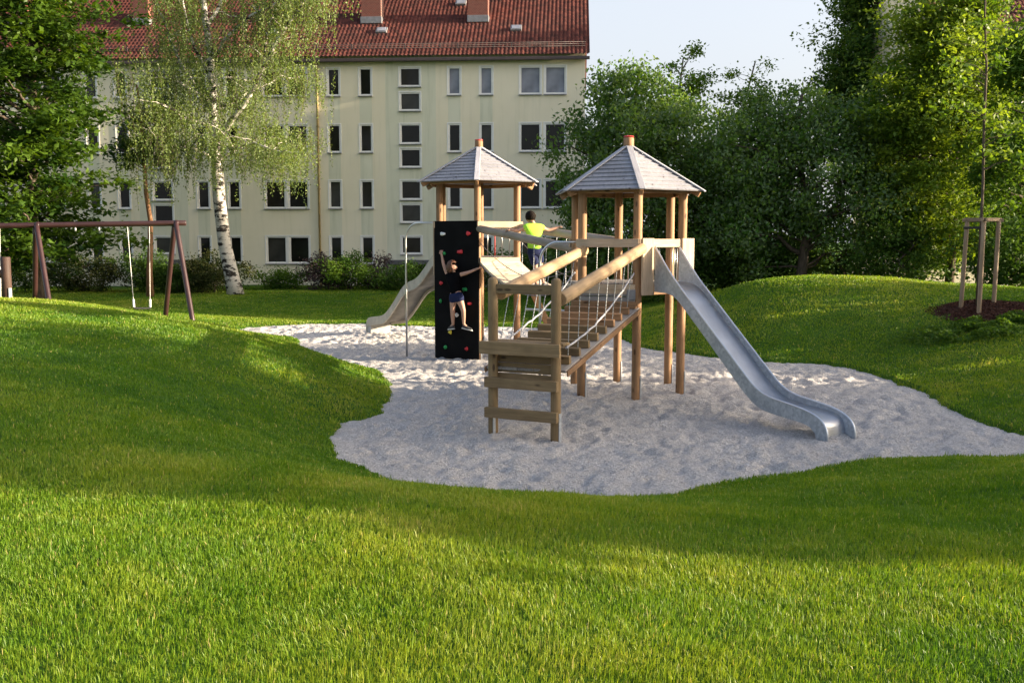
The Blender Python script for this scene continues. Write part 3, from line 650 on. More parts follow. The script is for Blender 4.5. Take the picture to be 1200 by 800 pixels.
for (nm, px, Y, r, h, lm, lab, n) in [
        ('rhododendron', 98, 43, 1.5, 1.55, 'rhodo', 'dark rounded rhododendron left below the swing beam', 40), ('shrub', 30, 43, 1.1, 1.9, 'shrub', 'loose green shrub at the left edge behind the brown beam', 22), ('shrub', 172, 43.4, 1.3, 1.7, 'shrub', 'loose leafy shrub around the slim brown trunk', 30),
        ('shrub', 208, 43, .9, 1.2, 'shrub', 'small green shrub between slim trunk and rhododendron', 22), ('rhododendron', 250, 43, 1.5, 1.5, 'rhodo', 'reddish green rhododendron right behind the birch trunk', 40), ('shrub', 322, 45, .9, .9, 'mid', 'low sparse light green plants right of the birch', 12), ('shrub', 345, 45.2, .6, 1.0, 'mid', 'upright thin light green plant against the cream wall', 7),
        ('purple_shrub', 385, 44.6, 1.2, 1.5, 'purple', 'larger purple leaved shrub below the ground floor windows', 26), ('shrub', 412, 44, 1.1, 1.6, 'mid', 'mid green shrub between the two purple shrubs', 24), ('purple_shrub', 441, 44.6, .6, 1.4, 'purple', 'small purple leaved shrub nearest the entrance canopy', 12),
        ('shrub', 478, 43.6, 1.4, 1.1, 'shrub', 'green shrub in front of the entrance canopy', 34), ('shrub', 582, 43.6, 1.7, 1.9, 'dark', 'dark shrub seen under the plank bridge', 34), ('shrub', 640, 43., 1.6, 2., 'dark', 'dark shrub behind the boy on the bridge', 34)]:
    bush(nm, lab, px, Y, r, h, lm, n, 120, .11, 'shrubs along the house wall', .38)
# unseen trees on the sunny side, placed and thinned to cast the dappled shade
for i, (x, y, h_, rr_, nc, lm) in enumerate([(21, 5.6, 8.7, 2.3, 330, 'mid'), (23, 9.4, 7.0, 2.0, 90, 'mid'), (22, 12.6, 6.2, 1.8, 50, 'maple'), (25, 15.8, 6.6, 1.5, 9, 'mid'), (21, 19., 6.6, 1.8, 20, 'mid'), (27, 20.5, 7., 2.0, 26, 'dark'), (30, 8.3, 11.5, 2.6, 34, 'mid')]):
    tree('garden_tree', ['full green tree beyond the right edge, nearest the viewer', 'full green tree beyond the right edge, second from the viewer', 'thin bright tree beyond the right edge', 'sparse tree beyond the right edge opposite the towers', 'green tree beyond the right edge behind the sparse tree', 'large dark tree beyond the right edge farthest from the viewer', 'tall tree beyond the right edge at the back'][i],
         x, y, h_*.95, [(x, y, h_*.62, rr_, rr_, h_*.36), (x+.6, y+.7, h_*.45, rr_*.8, rr_*.8, h_*.28)], nc, 170, .30, lm, .16, clump_r=.75, group='garden trees on the sunny side')

# ------------------------------------------------------------------ staked sapling and mulch
SY_ = 21.0
def stakes():
    c = at(1147, 353, SY_); root = thing('tree_stake_frame', 'three wooden stakes joined by top rails around the young tree', 'tree stakes', (c.x, c.y, Hp(c.x, c.y)))
    S = [((1126, 353), (1133.5, 259), SY_+.1), ((1147.5, 356), (1153, 259), SY_-.45), ((1164.5, 354), (1170.5, 259), SY_+.05)]
    T = []
    for (b, t, Y) in S:
        pb = at(*b, Y); pb.z = Hp(pb.x, pb.y)-.1; pt = at(*t, Y); T.append(pt); log('stake', pb, pt, .045, M['pale2'], root)
    for a, b in ((0, 1), (1, 2), (2, 0)):
        d = (T[b]-T[a]).normalized()*.1; board('rail', T[a]-d+V((0, 0, .03 if a != 2 else .015)), T[b]+d+V((0, 0, .03 if a != 2 else .015)), .045, .07, M['pale2'], root)
    p = at(1129, 267, SY_+.1); q = at(1154, 267, SY_-.3); board('strap', p, q, .012, .05, M['rubber'], root)
M['pale2'] = wood('stake_wood', (.22, .15, .09), (.36, .27, .18), knots=False)
stakes()
sp = at(1152, 215, SY_)
tree('young_tree', 'thin young tree with sparse light leaves growing inside the stake frame', sp.x, SY_-.02, at(1150, -5, SY_).z, [(sp.x-.15, SY_, 6.2, .85, .7, 1.5), (sp.x+.1, SY_, 4.6, .7, .6, .8), (sp.x, SY_, 7.4, .5, .5, .8)], 34, 34, .13, 'maple', .021, bark='bark', clump_r=.3, nbias=(0, 0, .6), droop=.3, nlimb=9,
     trunk_pts=[(sp.x, SY_, Hp(sp.x, SY_)-.05), (sp.x, SY_, 2.5), tuple(sp), tuple(at(1153, 150, SY_)), tuple(at(1156, 80, SY_)), tuple(at(1154, 20, SY_)), tuple(at(1156, -40, SY_))])
def mulch():
    n = 9000; a = rng.random(n)*6.283; r = np.sqrt(rng.random(n))*(1+.12*np.sin(a*3)+.08*np.sin(a*5+1)); X = 10.1+np.cos(a)*r*1.0; Y = SY_-.05+np.sin(a)*r*.95
    rad = np.hypot((X-10.1), (Y-SY_+.05)); Z = H(X, Y)+.14*np.clip(1-rad, 0, 1)+rng.random(n)*.02
    me = leaves_mesh('mulch', np.stack([X, Y, Z], -1), rng.uniform(.03, .085, n), rng.random(n), (0, 0, 1.), .4, .1)
    m = leafmat('bark_mulch', (.035, .016, .011), (.11, .05, .035), 0.02, .9, .1)
    tag(mesh_obj('mulch', me, m), 'brown bark mulch heaped around the three stakes', 'mulch', kind='stuff')
    gx, gy = np.meshgrid(np.linspace(-1.05, 1.05, 40), np.linspace(-1., 1., 40)); rr = np.hypot(gx/1.02, gy/.97); X = 10.1+gx; Y = SY_-.05+gy
    o = grid_mesh('mulch_heap', X, Y, H(X, Y)+np.where(rr < 1, .012+.14*np.clip(1-rr, 0, 1), -.08), plain('dark_soil', (.05, .024, .017), .95, 0, .4, 20, .1, .8)); tag(o, kind='structure')
    # weeds on the slope below
    n = 16000; X = 9.7+rng.normal(size=n)*.8; Y = SY_-1.5+rng.normal(size=n)*.4; k = (np.hypot(X-10.1, Y-SY_) > .95); X, Y = X[k], Y[k]; cl = vnoise(X, Y, 3.5, 51); k = cl > .35; X, Y, cl = X[k], Y[k], cl[k]
    Z = H(X, Y)+rng.random(len(X))*.22*cl+.02
    me = leaves_mesh('weeds', np.stack([X, Y, Z], -1), rng.uniform(.04, .085, len(X)), rng.random(len(X))*.8, (0, 0, .8), .6, .2)
    tag(mesh_obj('weeds', me, L['mid']), 'low leafy weeds on the slope in front of the mulch', 'weeds', kind='stuff')
mulch()

# ------------------------------------------------------------------ play towers
def hexv(c, r, base): return [V((c[0]+r*math.cos(R(base+60*k)), c[1]+r*math.sin(R(base+60*k)), 0)) for k in range(6)]
def tower(label, c, base, deck, rail, eave, apex, postr=.07, RR=1.36, rails=(0, 1, 2, 3, 4, 5), kick=(), bars=()):
    root = thing('play_tower', label, 'play tower', (c[0], c[1], 0)); P = hexv(c, .93, base); RV = hexv(c, RR, base); cc = V((c[0], c[1], 0))
    sl = (apex-eave)/RR
    for k, p in enumerate(P):
        ps = log('post', p+V((0, 0, -.12)), p+V((0, 0, apex-sl*.93-.1)), postr, M['post'], root)
        d = (V((1, -.4, 0))).normalized(); sd = p+d*(postr+.006)
        board('post_foot', sd+V((0, 0, -.05)), sd+V((0, 0, .36)), .05, .012, M['galv'], ps, up=d, bev=.002)
    # roof: lapped boards on six faces
    bm = bmesh.new(); nb = 11; top = V((c[0], c[1], apex))-cc
    for k in range(6):
        a = RV[k]-cc+V((0, 0, eave)); b = RV[(k+1) % 6]-cc+V((0, 0, eave)); nrm = (b-a).cross(top-a).normalized()
        if nrm.z < 0: nrm = -nrm
        for j in range(nb):
            t0 = j/nb; t1 = min(.985, (j+1)/nb+.006)
            q = [a.lerp(top, t0)+nrm*.022, b.lerp(top, t0)+nrm*.022, b.lerp(top, t1)+nrm*.004, a.lerp(top, t1)+nrm*.004]
            lo = [a.lerp(top, t0), b.lerp(top, t0), b.lerp(top, t1)-nrm*.012, a.lerp(top, t1)-nrm*.012]
            vq = [bm.verts.new(p) for p in q]; vl = [bm.verts.new(p) for p in lo]
            bm.faces.new(vq); bm.faces.new(vl[::-1])
            for i in range(4): bm.faces.new((vl[i], vl[(i+1) % 4], vq[(i+1) % 4], vq[i]))
    rf = bm_obj('roof', bm, M['shingle'], root, Matrix.Translation(cc))
    for k in range(6):
        a = RV[k]+V((0, 0, eave+.03)); out = (RV[k]-cc).normalized(); t = cc+V((0, 0, apex+.03)); u = (t-a).normalized()
        a2 = a-u*.06; board('ridge_board', a2, t-u*.06, .105, .022, M['ridge'], rf, up=V((-u.x*u.z, -u.y*u.z, 1-u.z*u.z)))
        a0 = RV[k].lerp(cc, .16)+V((0, 0, eave-.0)); b0 = RV[(k+1) % 6].lerp(cc, .16)+V((0, 0, eave-.0)); board('fascia', a0, b0, .03, .08, M['post'], rf)
        board('rafter', RV[k].lerp(cc, .03)+V((0, 0, eave-.055)), cc+V((0, 0, apex-.07)), .06, .09, M['post'], rf)
    cp = log('finial', cc+V((0, 0, apex-.1)), cc+V((0, 0, apex+.13)), .085, M['post'], root); log('finial_cap', cc+V((0, 0, apex+.131)), cc+V((0, 0, apex+.155)), .09, M['cap'], cp)
    bm = bmesh.new(); n = 9
    for i in range(n):   # deck boards clipped to the hexagon
        y0 = -.9+i*1.8/n; y1 = y0+1.8/n-.012; ym = max(abs(y0), abs(y1)); hw = min(.93*.98, (1.0-ym*.5)*.93) if ym < .9 else .45
        add_box(bm, 0, (y0+y1)/2, deck-.025, 2*hw*.93, y1-y0, .05, .004)
    bm_obj('deck', bm, M['deck'], root, Matrix.Translation(cc) @ Matrix.Rotation(R(base), 4, 'Z'))
    for k in range(6):
        p, q = P[k], P[(k+1) % 6]; o = ((p+q)/2-cc).normalized()
        board('joist', p+V((0, 0, deck-.12))-o*.03, q+V((0, 0, deck-.12))-o*.03, .05, .13, M['post'], root)
        if k in rails:
            d = (q-p).normalized()*.06; board('rail', p-d+o*(postr+.027)+V((0, 0, rail-.065)), q+d+o*(postr+.027)+V((0, 0, rail-.065)), .05, .13, M['rail'], root)
        if k in kick: board('kick_board', p+o*(postr+.027)+V((0, 0, deck-.09)), q+o*(postr+.027)+V((0, 0, deck-.09)), .05, .15, M['rail'], root)
        if k in bars:
            for j in range(1, 5):
                s = p.lerp(q, j/5); tube('railing_bar', [s+V((0, 0, deck)), s+V((0, 0, rail-.05))], .011, M['redrope'] if (j == 3 and c[0] < 0) else M['steel'], root, 6)
    return root, P
M['rail'] = wood('rail_board_wood', (.42, .30, .19), (.56, .43, .30), knots=False)
CL, CR = (-.70, 21.0), (1.90, 16.22)
twL, PL = tower('play tower at the back left carrying the black climbing wall under its grey pointed roof', CL, -90, 2.14, 2.86, 3.66, 4.43, rails=(0, 1, 2, 3, 4), kick=(0,), bars=(1, 2))
twR, PR = tower('nearer taller-looking play tower carrying the metal slide under its grey pointed roof', CR, -87, 1.80, 2.49, 3.24, 4.0, RR=1.235, rails=(0, 1, 2, 3, 5), kick=(5,), bars=(1, 2))
# slide cheeks (side panels) of right tower, and the riser box above the ramp
o = V((math.cos(R(-57)), math.sin(R(-57)), 0)); e = (PR[1]-PR[0]).normalized()
for s0, s1 in ((-.02, .21), (.80, 1.05)):
    a = PR[0]+e*((s0+s1)/2)+o*.13; board('side_panel', a+V((0, 0, 1.62)), a+V((0, 0, 2.50)), s1-s0, .04, M['panelwood'] if 'panelwood' in M else M['rail'], twR, up=o)
o5 = V((math.cos(R(-117)), math.sin(R(-117)), 0))
for k in range(2): board('riser_board', PR[5]+o5*.1+V((0, 0, 1.66-k*.13)), PR[0]+o5*.1+V((0, 0, 1.66-k*.13)), .04, .12, M['deck'], twR)

# ------------------------------------------------------------------ climbing wall
def climbing_wall():
    a = V((-1.61, 20.50, 0)); b = V((-.67, 19.96, 0)); e = (b-a).normalized(); n = V((e.y, -e.x, 0)); c = (a+b)/2
    root = thing('climbing_wall', 'black climbing panel with coloured holds on the back left tower', 'climbing wall', c)
    board('panel', c+V((0, 0, .02)), c+V((0, 0, 2.87)), (b-a).length, .035, M['panel'], root, up=n)
    board('edge_trim', a-e*.02-n*.02+V((0, 0, 1.75)), a-e*.02-n*.02+V((0, 0, 2.87)), .03, .06, M['rail'], root, up=n)
    cols = {'r': plain('red_hold', (.55, .03, .04), .5), 'g': plain('green_hold', (.02, .28, .07), .5), 'w': plain('white_hold', (.7, .7, .68), .5), 'y': plain('yellow_hold', (.6, .5, .05), .5)}
    hold_px = [(519.5, 274, 'w'), (549.5, 273.5, 'r'), (539.5, 295, 'r'), (520, 297, 'g'), (517.5, 331.5, 'r'), (545, 339, 'g'), (516.5, 352.5, 'g'), (551, 355.5, 'r'), (536, 369, 'w'), (522.5, 406.5, 'g'), (547, 408.5, 'r'), (528, 389, 'y')]
    for px, py, k in hold_px:
        d = at(px, py, 20)-V((0, 0, EYE)); p0 = a+n*.02; t = (p0-V((0, 0, EYE))).dot(n)/d.dot(n); p = V((0, 0, EYE))+d*t
        bm = bmesh.new(); bmesh.ops.create_icosphere(bm, subdivisions=2, radius=1); sx_ = random.uniform(.04, .055); sz_ = random.uniform(.03, .042)
        for v in bm.verts:
            q = v.co; f = 1+.25*math.sin(q.x*4+px)+.2*math.cos(q.y*5+py); v.co = e*q.x*sx_*f+V((0, 0, 1))*q.z*sz_*f+n*(q.y*.035*f+.012)
        bm_obj('hold', bm, cols[k], root, Matrix.Translation(p), True)
    return a, b, e, n
WA, WB, WE, WN = climbing_wall()

# ------------------------------------------------------------------ ramp with entry frame
def ramp_bridge():
    A = V((-.24, 12.38, 0)); B = V((.54, 11.98, 0)); mid = (A+B)/2; F = (PR[5]+PR[0])/2+o5*.12
    u = (F-mid); u.z = 0; Ln = u.length; u.normalize(); rt = V((u.y, -u.x, 0))
    root = thing('climbing_ramp', 'sloping ramp of wooden cross beams with chain railings leading to the slide tower', 'climbing ramp', mid)
    for p in (A, B):
        ps = log('post', p+V((0, 0, -.1)), p+V((0, 0, 1.96)), .063, M['olive'], root, 0, .05)
        for sgn in (1,):
            d = V((.75, -.66, 0)); sd = p+d*.07 if p is B else p+V((.2, -.98, 0))*.069; board('post_foot', sd+V((0, 0, -.05)), sd+V((0, 0, .34)), .045, .01, M['galv'], ps, up=d, bev=.002)
    e = (B-A).normalized(); n = V((e.y, -e.x, 0))
    board('top_board', A+e*.04+V((0, 0, 1.86)), B-e*.04+V((0, 0, 1.86)), .05, .12, M['olive'], root)
    bm = bmesh.new(); Lw = .98; 
    board('landing_board', A-e*.1+n*.16+V((0, 0, 1.13)), B+e*.13+n*.16+V((0, 0, 1.13)), .06, .16, M['olive'], root)
    for k in range(3): board('landing_board', A-e*.06+n*(.07-.11*k-.0)+V((0, 0, 1.19)), B+e*.1+n*(.07-.11*k)+V((0, 0, 1.19)), .1, .035, M['olive'], root) if k != 0 else None
    board('landing_board', A+e*.07+n*.06+V((0, 0, 1.19)), B-e*.07+n*.06+V((0, 0, 1.19)), .12, .035, M['olive'], root)
    board('step', A-e*.06+n*.1+V((0, 0, .685)), B+e*.07+n*.1+V((0, 0, .685)), .07, .13, M['olive'], root)
    board('step', A-e*.06+n*.1+V((0, 0, .30)), B+e*.07+n*.1+V((0, 0, .30)), .07, .13, M['olive'], root)
    for k in range(3): board('riser_board', A+e*.03-n*.08+V((0, 0, .99-.13*k)), B-e*.03-n*.08+V((0, 0, .99-.13*k)), .03, .122, M['olive'], root)
    z0, z1 = .86, 1.43
    def rp(s, x, dz=0.): return mid+u*s+rt*x+V((0, 0, z0+(z1-z0)*s/Ln+dz))
    bm = bmesh.new(); up = (rp(Ln, 0)-rp(0, 0)).normalized(); nn = rt.cross(up).normalized(); nn = nn if nn.z > 0 else -nn
    for k in range(5):
        x = -.43+k*.215; board('ramp_board', rp(.05, x, -.02), rp(Ln+.02, x, -.02), .208, .035, M['deck'], root, up=nn)
    for x in (-.545, .545): board('stringer', rp(.05, x+(.012 if x > 0 else -.012), -.045), rp(Ln+.02, x+(.012 if x > 0 else -.012), -.045), .022, .07, M['post'], root, up=nn)
    sl = []
    for k in range(9):
        s = .32+k*.385; sl.append(s); board('cross_beam', rp(s, -.52, .055), rp(s, .50, .055), .075, .10, M['olive' if k < 5 else 'post'], root, up=nn, bev=.006)
    # handrail logs
    aL = at(586, 344, 12.45); bL = PR[5]+V((-.05, -.12, 2.33)); aR = at(657, 351, 12.05); bR = at(752, 291.5, 15.12)
    bL = at(684, 293.5, 15.62)
    hl = log('handrail', aL, bL, .085, M['pale'], root, 0, .03); hr = log('handrail', aR, bR, .085, M['pale'], root, 0, .04)
    for (h0, h1, x) in ((aL, bL, -.49), (aR, bR, .47)):
        for s in sl[:8]:
            b = rp(s, x, .1); t = (s)/Ln; tp = h0.lerp(h1, min(.97, t)); bm = bmesh.new(); o_ = V(b); add_chain(bm, V((0, 0, 0)), V(tp)-V((0, 0, .06))-b); bm_obj('chain', bm, M['chain'], root, Matrix.Translation(o_))
        p0 = h0.lerp(h1, .08); p0 = rp(.25, x, .22); p1 = rp(Ln-.1, x, .55); pts = sag_pts(p0, p1, .12, 22, .012); tube('rope', pts, .013, M['rope'], root, 8)
    board('hinge_plate', PR[0]+o5*.12+V((-.12, 0, 1.63)), PR[0]+o5*.13+V((.02, 0, 1.63)), .02, .16, M['sill'], root)
ramp_bridge()

# ------------------------------------------------------------------ plank bridge between towers
def plank_bridge():
    a0 = (PL[0]+PL[1])/2; b0 = (PR[3]+PR[4])/2; oL = V((math.cos(R(-60)), math.sin(R(-60)), 0)); A = a0+oL*.1; B = b0+V((math.cos(R(123)), math.sin(R(123)), 0))*.08
    root = thing('plank_bridge', 'sagging plank bridge with log handrails joining the two towers', 'bridge', A.lerp(B, .5)); u = (B-A).normalized(); rt = V((-u.y, u.x, 0)); Ln = (B-A).length
    def bp(t): z = 2.03+(1.74-2.03)*t-.36*4*t*(1-t); return A.lerp(B, t)+V((0, 0, z))
    n = 24
    for i in range(n):
        p, q = bp(i/n), bp((i+1)/n); d = (q-p); nn = rt.cross(d).normalized(); nn = nn if nn.z > 0 else -nn; c = (p+q)/2
        board('plank', c-rt*.46, c+rt*.46, d.length*.93, .045, M['plank'], root, up=nn, bev=.006)
    near0 = PL[0]+V((.02, -.02, 2.71)); near1 = PR[4]+V((0, .06, 2.33)); far0 = PL[1]+V((.05, 0, 2.74)); far1 = PR[3]+V((0, .06, 2.45))
    hn = log('handrail', near0, near1, .078, M['greylog'], root, .02, .02); hf = log('handrail', far0, far1, .078, M['greylog'], root, .02, .02)
    for (h0, h1, x) in ((near0, near1, -.45), (far0, far1, .45)):
        s = 1 if (h0-A).dot(rt)*x > 0 else -1
        pts = [bp(i/16)+rt*x*s-V((0, 0, .045)) for i in range(17)]; tube('chain', pts, .012, M['cable'], root, 6)
        for k in range(4 if x < 0 else 6):
            t = (.50+.12*k) if x < 0 else (.42+k*.1); b = bp(t)+rt*x*s-V((0, 0, .03)); tp = h0.lerp(h1, t); bm = bmesh.new(); add_chain(bm, V((0, 0, 0)), tp-b); bm_obj('chain', bm, M['chain'], root, Matrix.Translation(b))
        c0 = h0-V((0, 0, .25)); tube('cable', sag_pts(c0, bp(.62)+rt*x*s+V((0, 0, .25)), .12, 14), .007, M['cable'], root, 6)
        tube('cable', sag_pts(bp(.62)+rt*x*s+V((0, 0, .25)), h1-V((0, 0, .35)), .03, 8), .007, M['cable'], root, 6)
    return bp, near0, near1, far0, far1
BP, NR0, NR1, FR0, FR1 = plank_bridge()

# ladder on the right flank of the left tower
def ladder():
    root = thing('access_ladder', 'short slanted wooden ladder under the plank bridge at the back left tower', 'ladder', (1.0, 20.9, 0))
    for dy in (-.3, .3): board('side_board', (.16, 21.+dy, 1.98), (1.13, 21.+dy, -.08), .05, .14, M['post'], root, up=(1, 0, .4))
    for k in range(5):
        t = (k+.6)/5.4; p = V((.16, 21., 1.98)).lerp(V((1.13, 21., -.08)), t); board('rung', p-V((0, .27, 0)), p+V((0, .27, 0)), .12, .035, M['post'], root)
ladder()
# fireman poles
def pole(label, base, top, bend, strut=None):
    root = thing('fireman_pole', label, 'pole', (base[0], base[1], 0)); b = V((base[0], base[1], -.05)); t = V(top); pts = [b, V((b.x, b.y, t.z*.5))]; r = bend
    d = (V((t.x, t.y, 0))-V((b.x, b.y, 0))).normalized(); 
    for k in range(9):
        a = math.pi/2*k/8; pts.append(V((b.x, b.y, t.z-r))+d*(r*(1-math.cos(a)))+V((0, 0, r*math.sin(a))))
    pts.append(t); tube('pole', pts, .021, M['steel'], root, 12)
    if strut: tube('strut', strut, .019, M['steel'], root, 8)
pole('curved steel pole left of the black climbing wall', (-2.28, 21.15), (-1.50, 20.62, 2.84), .36)
pole('curved steel pole in front of the boy on the plank bridge', (.46, 16.15), (1.10, 15.8, 2.44), .33, [(.24, 16.3, 1.33), (1.10, 15.85, 1.33)])

# ------------------------------------------------------------------ metal slide
def ribbon_plate(bm, prof_top, prof_bot, p0, u, nrm, th):
    """plate outline from two (s,z) polylines in the vertical plane p0,u; thickness th along nrm"""
    n = 40
    def res(pr):
        pr = [V((a, b, 0)) for a, b in pr]; d = [0]
        for a, b in zip(pr, pr[1:]): d.append(d[-1]+(b-a).length)
        out = []
        for i in range(n+1):
            q = d[-1]*i/n; j = max(0, min(len(pr)-2, next((k for k in range(len(pr)-1) if d[k+1] >= q-1e-9), len(pr)-2))); f = (q-d[j])/max(1e-9, d[j+1]-d[j]); out.append(pr[j].lerp(pr[j+1], f))
        return out
    T, B = res(prof_top), res(prof_bot); P = lambda q, o_: V(p0)+V(u)*q.x+V((0, 0, q.y))+V(nrm)*o_
    rows = [[bm.verts.new(P(T[i], o_)) for i in range(n+1)] for o_ in (0, th)]+[[bm.verts.new(P(B[i], o_)) for i in range(n+1)] for o_ in (th, 0)]
    for a in range(4):
        r0, r1 = rows[a], rows[(a+1) % 4]
        for i in range(n): bm.faces.new((r0[i], r0[i+1], r1[i+1], r1[i]))
    for e_ in (0, n): bm.faces.new([rows[a][e_] for a in range(4)])
def smoothp(pr, it=2):
    for _ in range(it):
        o_ = [pr[0]]
        for a, b in zip(pr, pr[1:]): o_ += [(a[0]*.75+b[0]*.25, a[1]*.75+b[1]*.25), (a[0]*.25+b[0]*.75, a[1]*.25+b[1]*.75)]
        pr = o_+[pr[-1]]
    return pr
def metal_slide():
    p0 = V((2.21, 15.25, 0)); u = V((.433, -.901, 0)); rt = V((.901, .433, 0)); W = .45
    root = thing('metal_slide', 'long straight galvanised steel slide running down from the nearer tower to the sand', 'slide', p0+u*2)
    org = V(WM[root.name].translation)
    top = smoothp([(0, 2.37), (.46, 1.93), (.86, 1.64), (1.54, 1.14), (2.17, .68), (2.42, .50), (2.69, .41), (3.07, .38), (3.47, .34), (3.70, .26), (3.80, .14), (3.81, -.02)])
    bot = smoothp([(0, 1.67), (.49, 1.67), (.86, 1.41), (1.55, .90), (2.18, .41), (2.50, .235), (2.75, .2), (3.07, .185), (3.42, .17), (3.55, .12), (3.61, .05), (3.62, -.02)])
    for x in (0, W):
        bm = bmesh.new(); ribbon_plate(bm, top, bot, p0-org+rt*x, u, rt, .012); sp_ = bm_obj('side_plate', bm, M['galv'], root, Matrix.Translation(org))
        tube('edge_bead', [p0+rt*(x+.006)+u*s+V((0, 0, z)) for s, z in top], .013, M['chute'], sp_, 6)
    floor = smoothp([(-.22, 1.80), (.12, 1.80), (.50, 1.76), (.90, 1.47), (1.55, .99), (2.18, .50), (2.50, .32), (2.75, .29), (3.07, .275), (3.45, .255), (3.60, .20), (3.64, .03)])
    bm = bmesh.new(); nx = 7; rows = []
    for s, z in floor:
        rows.append([bm.verts.new(p0-org+u*s+rt*(.012+(W-.012)*j/(nx-1))+V((0, 0, z+.035*abs(2*j/(nx-1)-1)**3))) for j in range(nx)])
    for a, b in zip(rows, rows[1:]):
        for j in range(nx-1): bm.faces.new((a[j], a[j+1], b[j+1], b[j])).smooth = True
    g = bmesh.ops.solidify(bm, geom=bm.faces[:], thickness=.004)
    bm_obj('chute', bm, M['chute'], root, Matrix.Translation(org))
metal_slide()
def wave_slide():
    p0 = V((-1.73, 21.7, 0)); u = V((-.4237, .9058, 0)); rt = V((.9058, .4237, 0)); W = .58
    root = thing('wave_slide', 'wavy pale grey slide going down behind the back left tower', 'slide', p0+u*4); org = V(WM[root.name].translation)
    c = smoothp([(-.35, 2.12), (0, 2.10), (.45, 1.84), (1.14, 1.50), (1.71, 1.42), (2.16, 1.28), (2.8, .90), (3.38, .60), (3.8, .46), (4.69, .38), (5.2, .30), (5.26, -.02)])
    top = [(s, z+.09) for s, z in c]; bot = [(s, z-.13) for s, z in c][:-4]+[(5.14, .2), (5.16, -.02)]
    for x in (0, W):
        bm = bmesh.new(); ribbon_plate(bm, top, bot, p0-org+rt*x, u, rt, .03); bm_obj('side_wall', bm, M['wave'], root, Matrix.Translation(org))
    bm = bmesh.new(); rows = []
    for s, z in c[:-2]: rows.append([bm.verts.new(p0-org+u*s+rt*(.03+(W-.03)*j/2)+V((0, 0, z-.06))) for j in range(3)])
    for a, b in zip(rows, rows[1:]):
        for j in range(2): bm.faces.new((a[j], a[j+1], b[j+1], b[j])).smooth = True
    bmesh.ops.solidify(bm, geom=bm.faces[:], thickness=.03); bm_obj('chute', bm, M['wave'], root, Matrix.Translation(org))
    bm = bmesh.new(); Mr = Matrix.Translation(p0-org+u*5.0+rt*(W/2)+V((0, 0, .12))) @ Matrix.Rotation(math.atan2(u.y, u.x), 4, 'Z'); add_box(bm, 0, 0, 0, .3, W-.03, .34, .01, Mr); bm_obj('foot_block', bm, M['conc'], root, Matrix.Translation(org))
wave_slide()

# ------------------------------------------------------------------ swing set
def swing():
    aR = at(207, 261.5, 26.0); aL = at(44, 264.0, 25.2); d = (aL-aR).normalized(); s0 = aR-d*.24; s1 = aL+d*4.6
    root = thing('swing_set', 'dark brown swing frame with long top beam behind the left mound', 'swing frame', ((aR.x+aL.x)/2, 25.6, Hp((aR.x+aL.x)/2, 25.6)))
    log('beam', s0, s1, .072, M['brown'], root, seg=18)
    nrm = V((-d.y, d.x, 0)).normalized()
    for top, legs in ((aR, ((193, 367.5, 26.9), (227, 377, 25.0))), (aL, ((41, 368, 26.2), (60, 372, 24.2)))):
        for i, (px, py, Y) in enumerate(legs):
            b = at(px, py, Y); b.z = Hp(b.x, b.y)-.03; dd = (b-top).normalized(); tp = top+dd*.02+V((0, (.06 if Y > top.y else -.06), 0))+d*(.0 if i else .07)
            l = log('leg', b, tp, .066, M['brown'], root, seg=16); f = b-dd*.0; log('leg_foot', b-V((0, 0, .1)), b+(tp-b).normalized()*.12, .073, M['conc'], l)
        log('joint_collar', top-d*.05-V((0, 0, 0)), top+d*.05, .085, M['brown'], root)
    def bp(px): t = (px-207)/(44-207); return aR.lerp(aL, t)-V((0, 0, .07))
    for px in (87, 114.5): tube('hanger', [bp(px), bp(px)-V((0, 0, .1))], .028, M['chain'], root, 8)
    sw = thing('swing', 'empty black swing seat on two light chains under the brown beam', 'swing', at(166, 361, 25.6))
    for (a, b, Y) in ((148, 157, 25.6), (174, 176, 25.8)):
        tp = bp(a); bt = at(b, 360, Y); o_ = V(bt); bm = bmesh.new(); add_chain(bm, V((0, 0, 0)), tp-bt, .009, .05); c = bm_obj('chain', bm, M['whitechain'], sw, Matrix.Translation(o_)); log('grip_sleeve', bt, bt.lerp(tp, .1), .028, M['white'], c)
    board('seat', at(157, 361, 25.6), at(176, 361, 25.8), .2, .035, M['rubber'], sw)
    # chain of the next swing, cut by the left edge of the picture
    sw2 = thing('swing', 'swing at far left of which one pale chain shows', 'swing', at(-8, 361, 25.2))
    for (a, b) in ((1, 1.), (-24, -22)):
        tp = bp(a); bt = at(b, 360, 25.0); bm = bmesh.new(); add_chain(bm, V((0, 0, 0)), tp-bt, .014, .05); bm_obj('chain', bm, M['whitechain'], sw2, Matrix.Translation(bt))
    board('seat', at(-22, 361, 25.0), at(1, 361, 25.0), .2, .035, M['rubber'], sw2)
M['whitechain'] = plain('pale_chain', (.62, .60, .55), .5, .3)
swing()
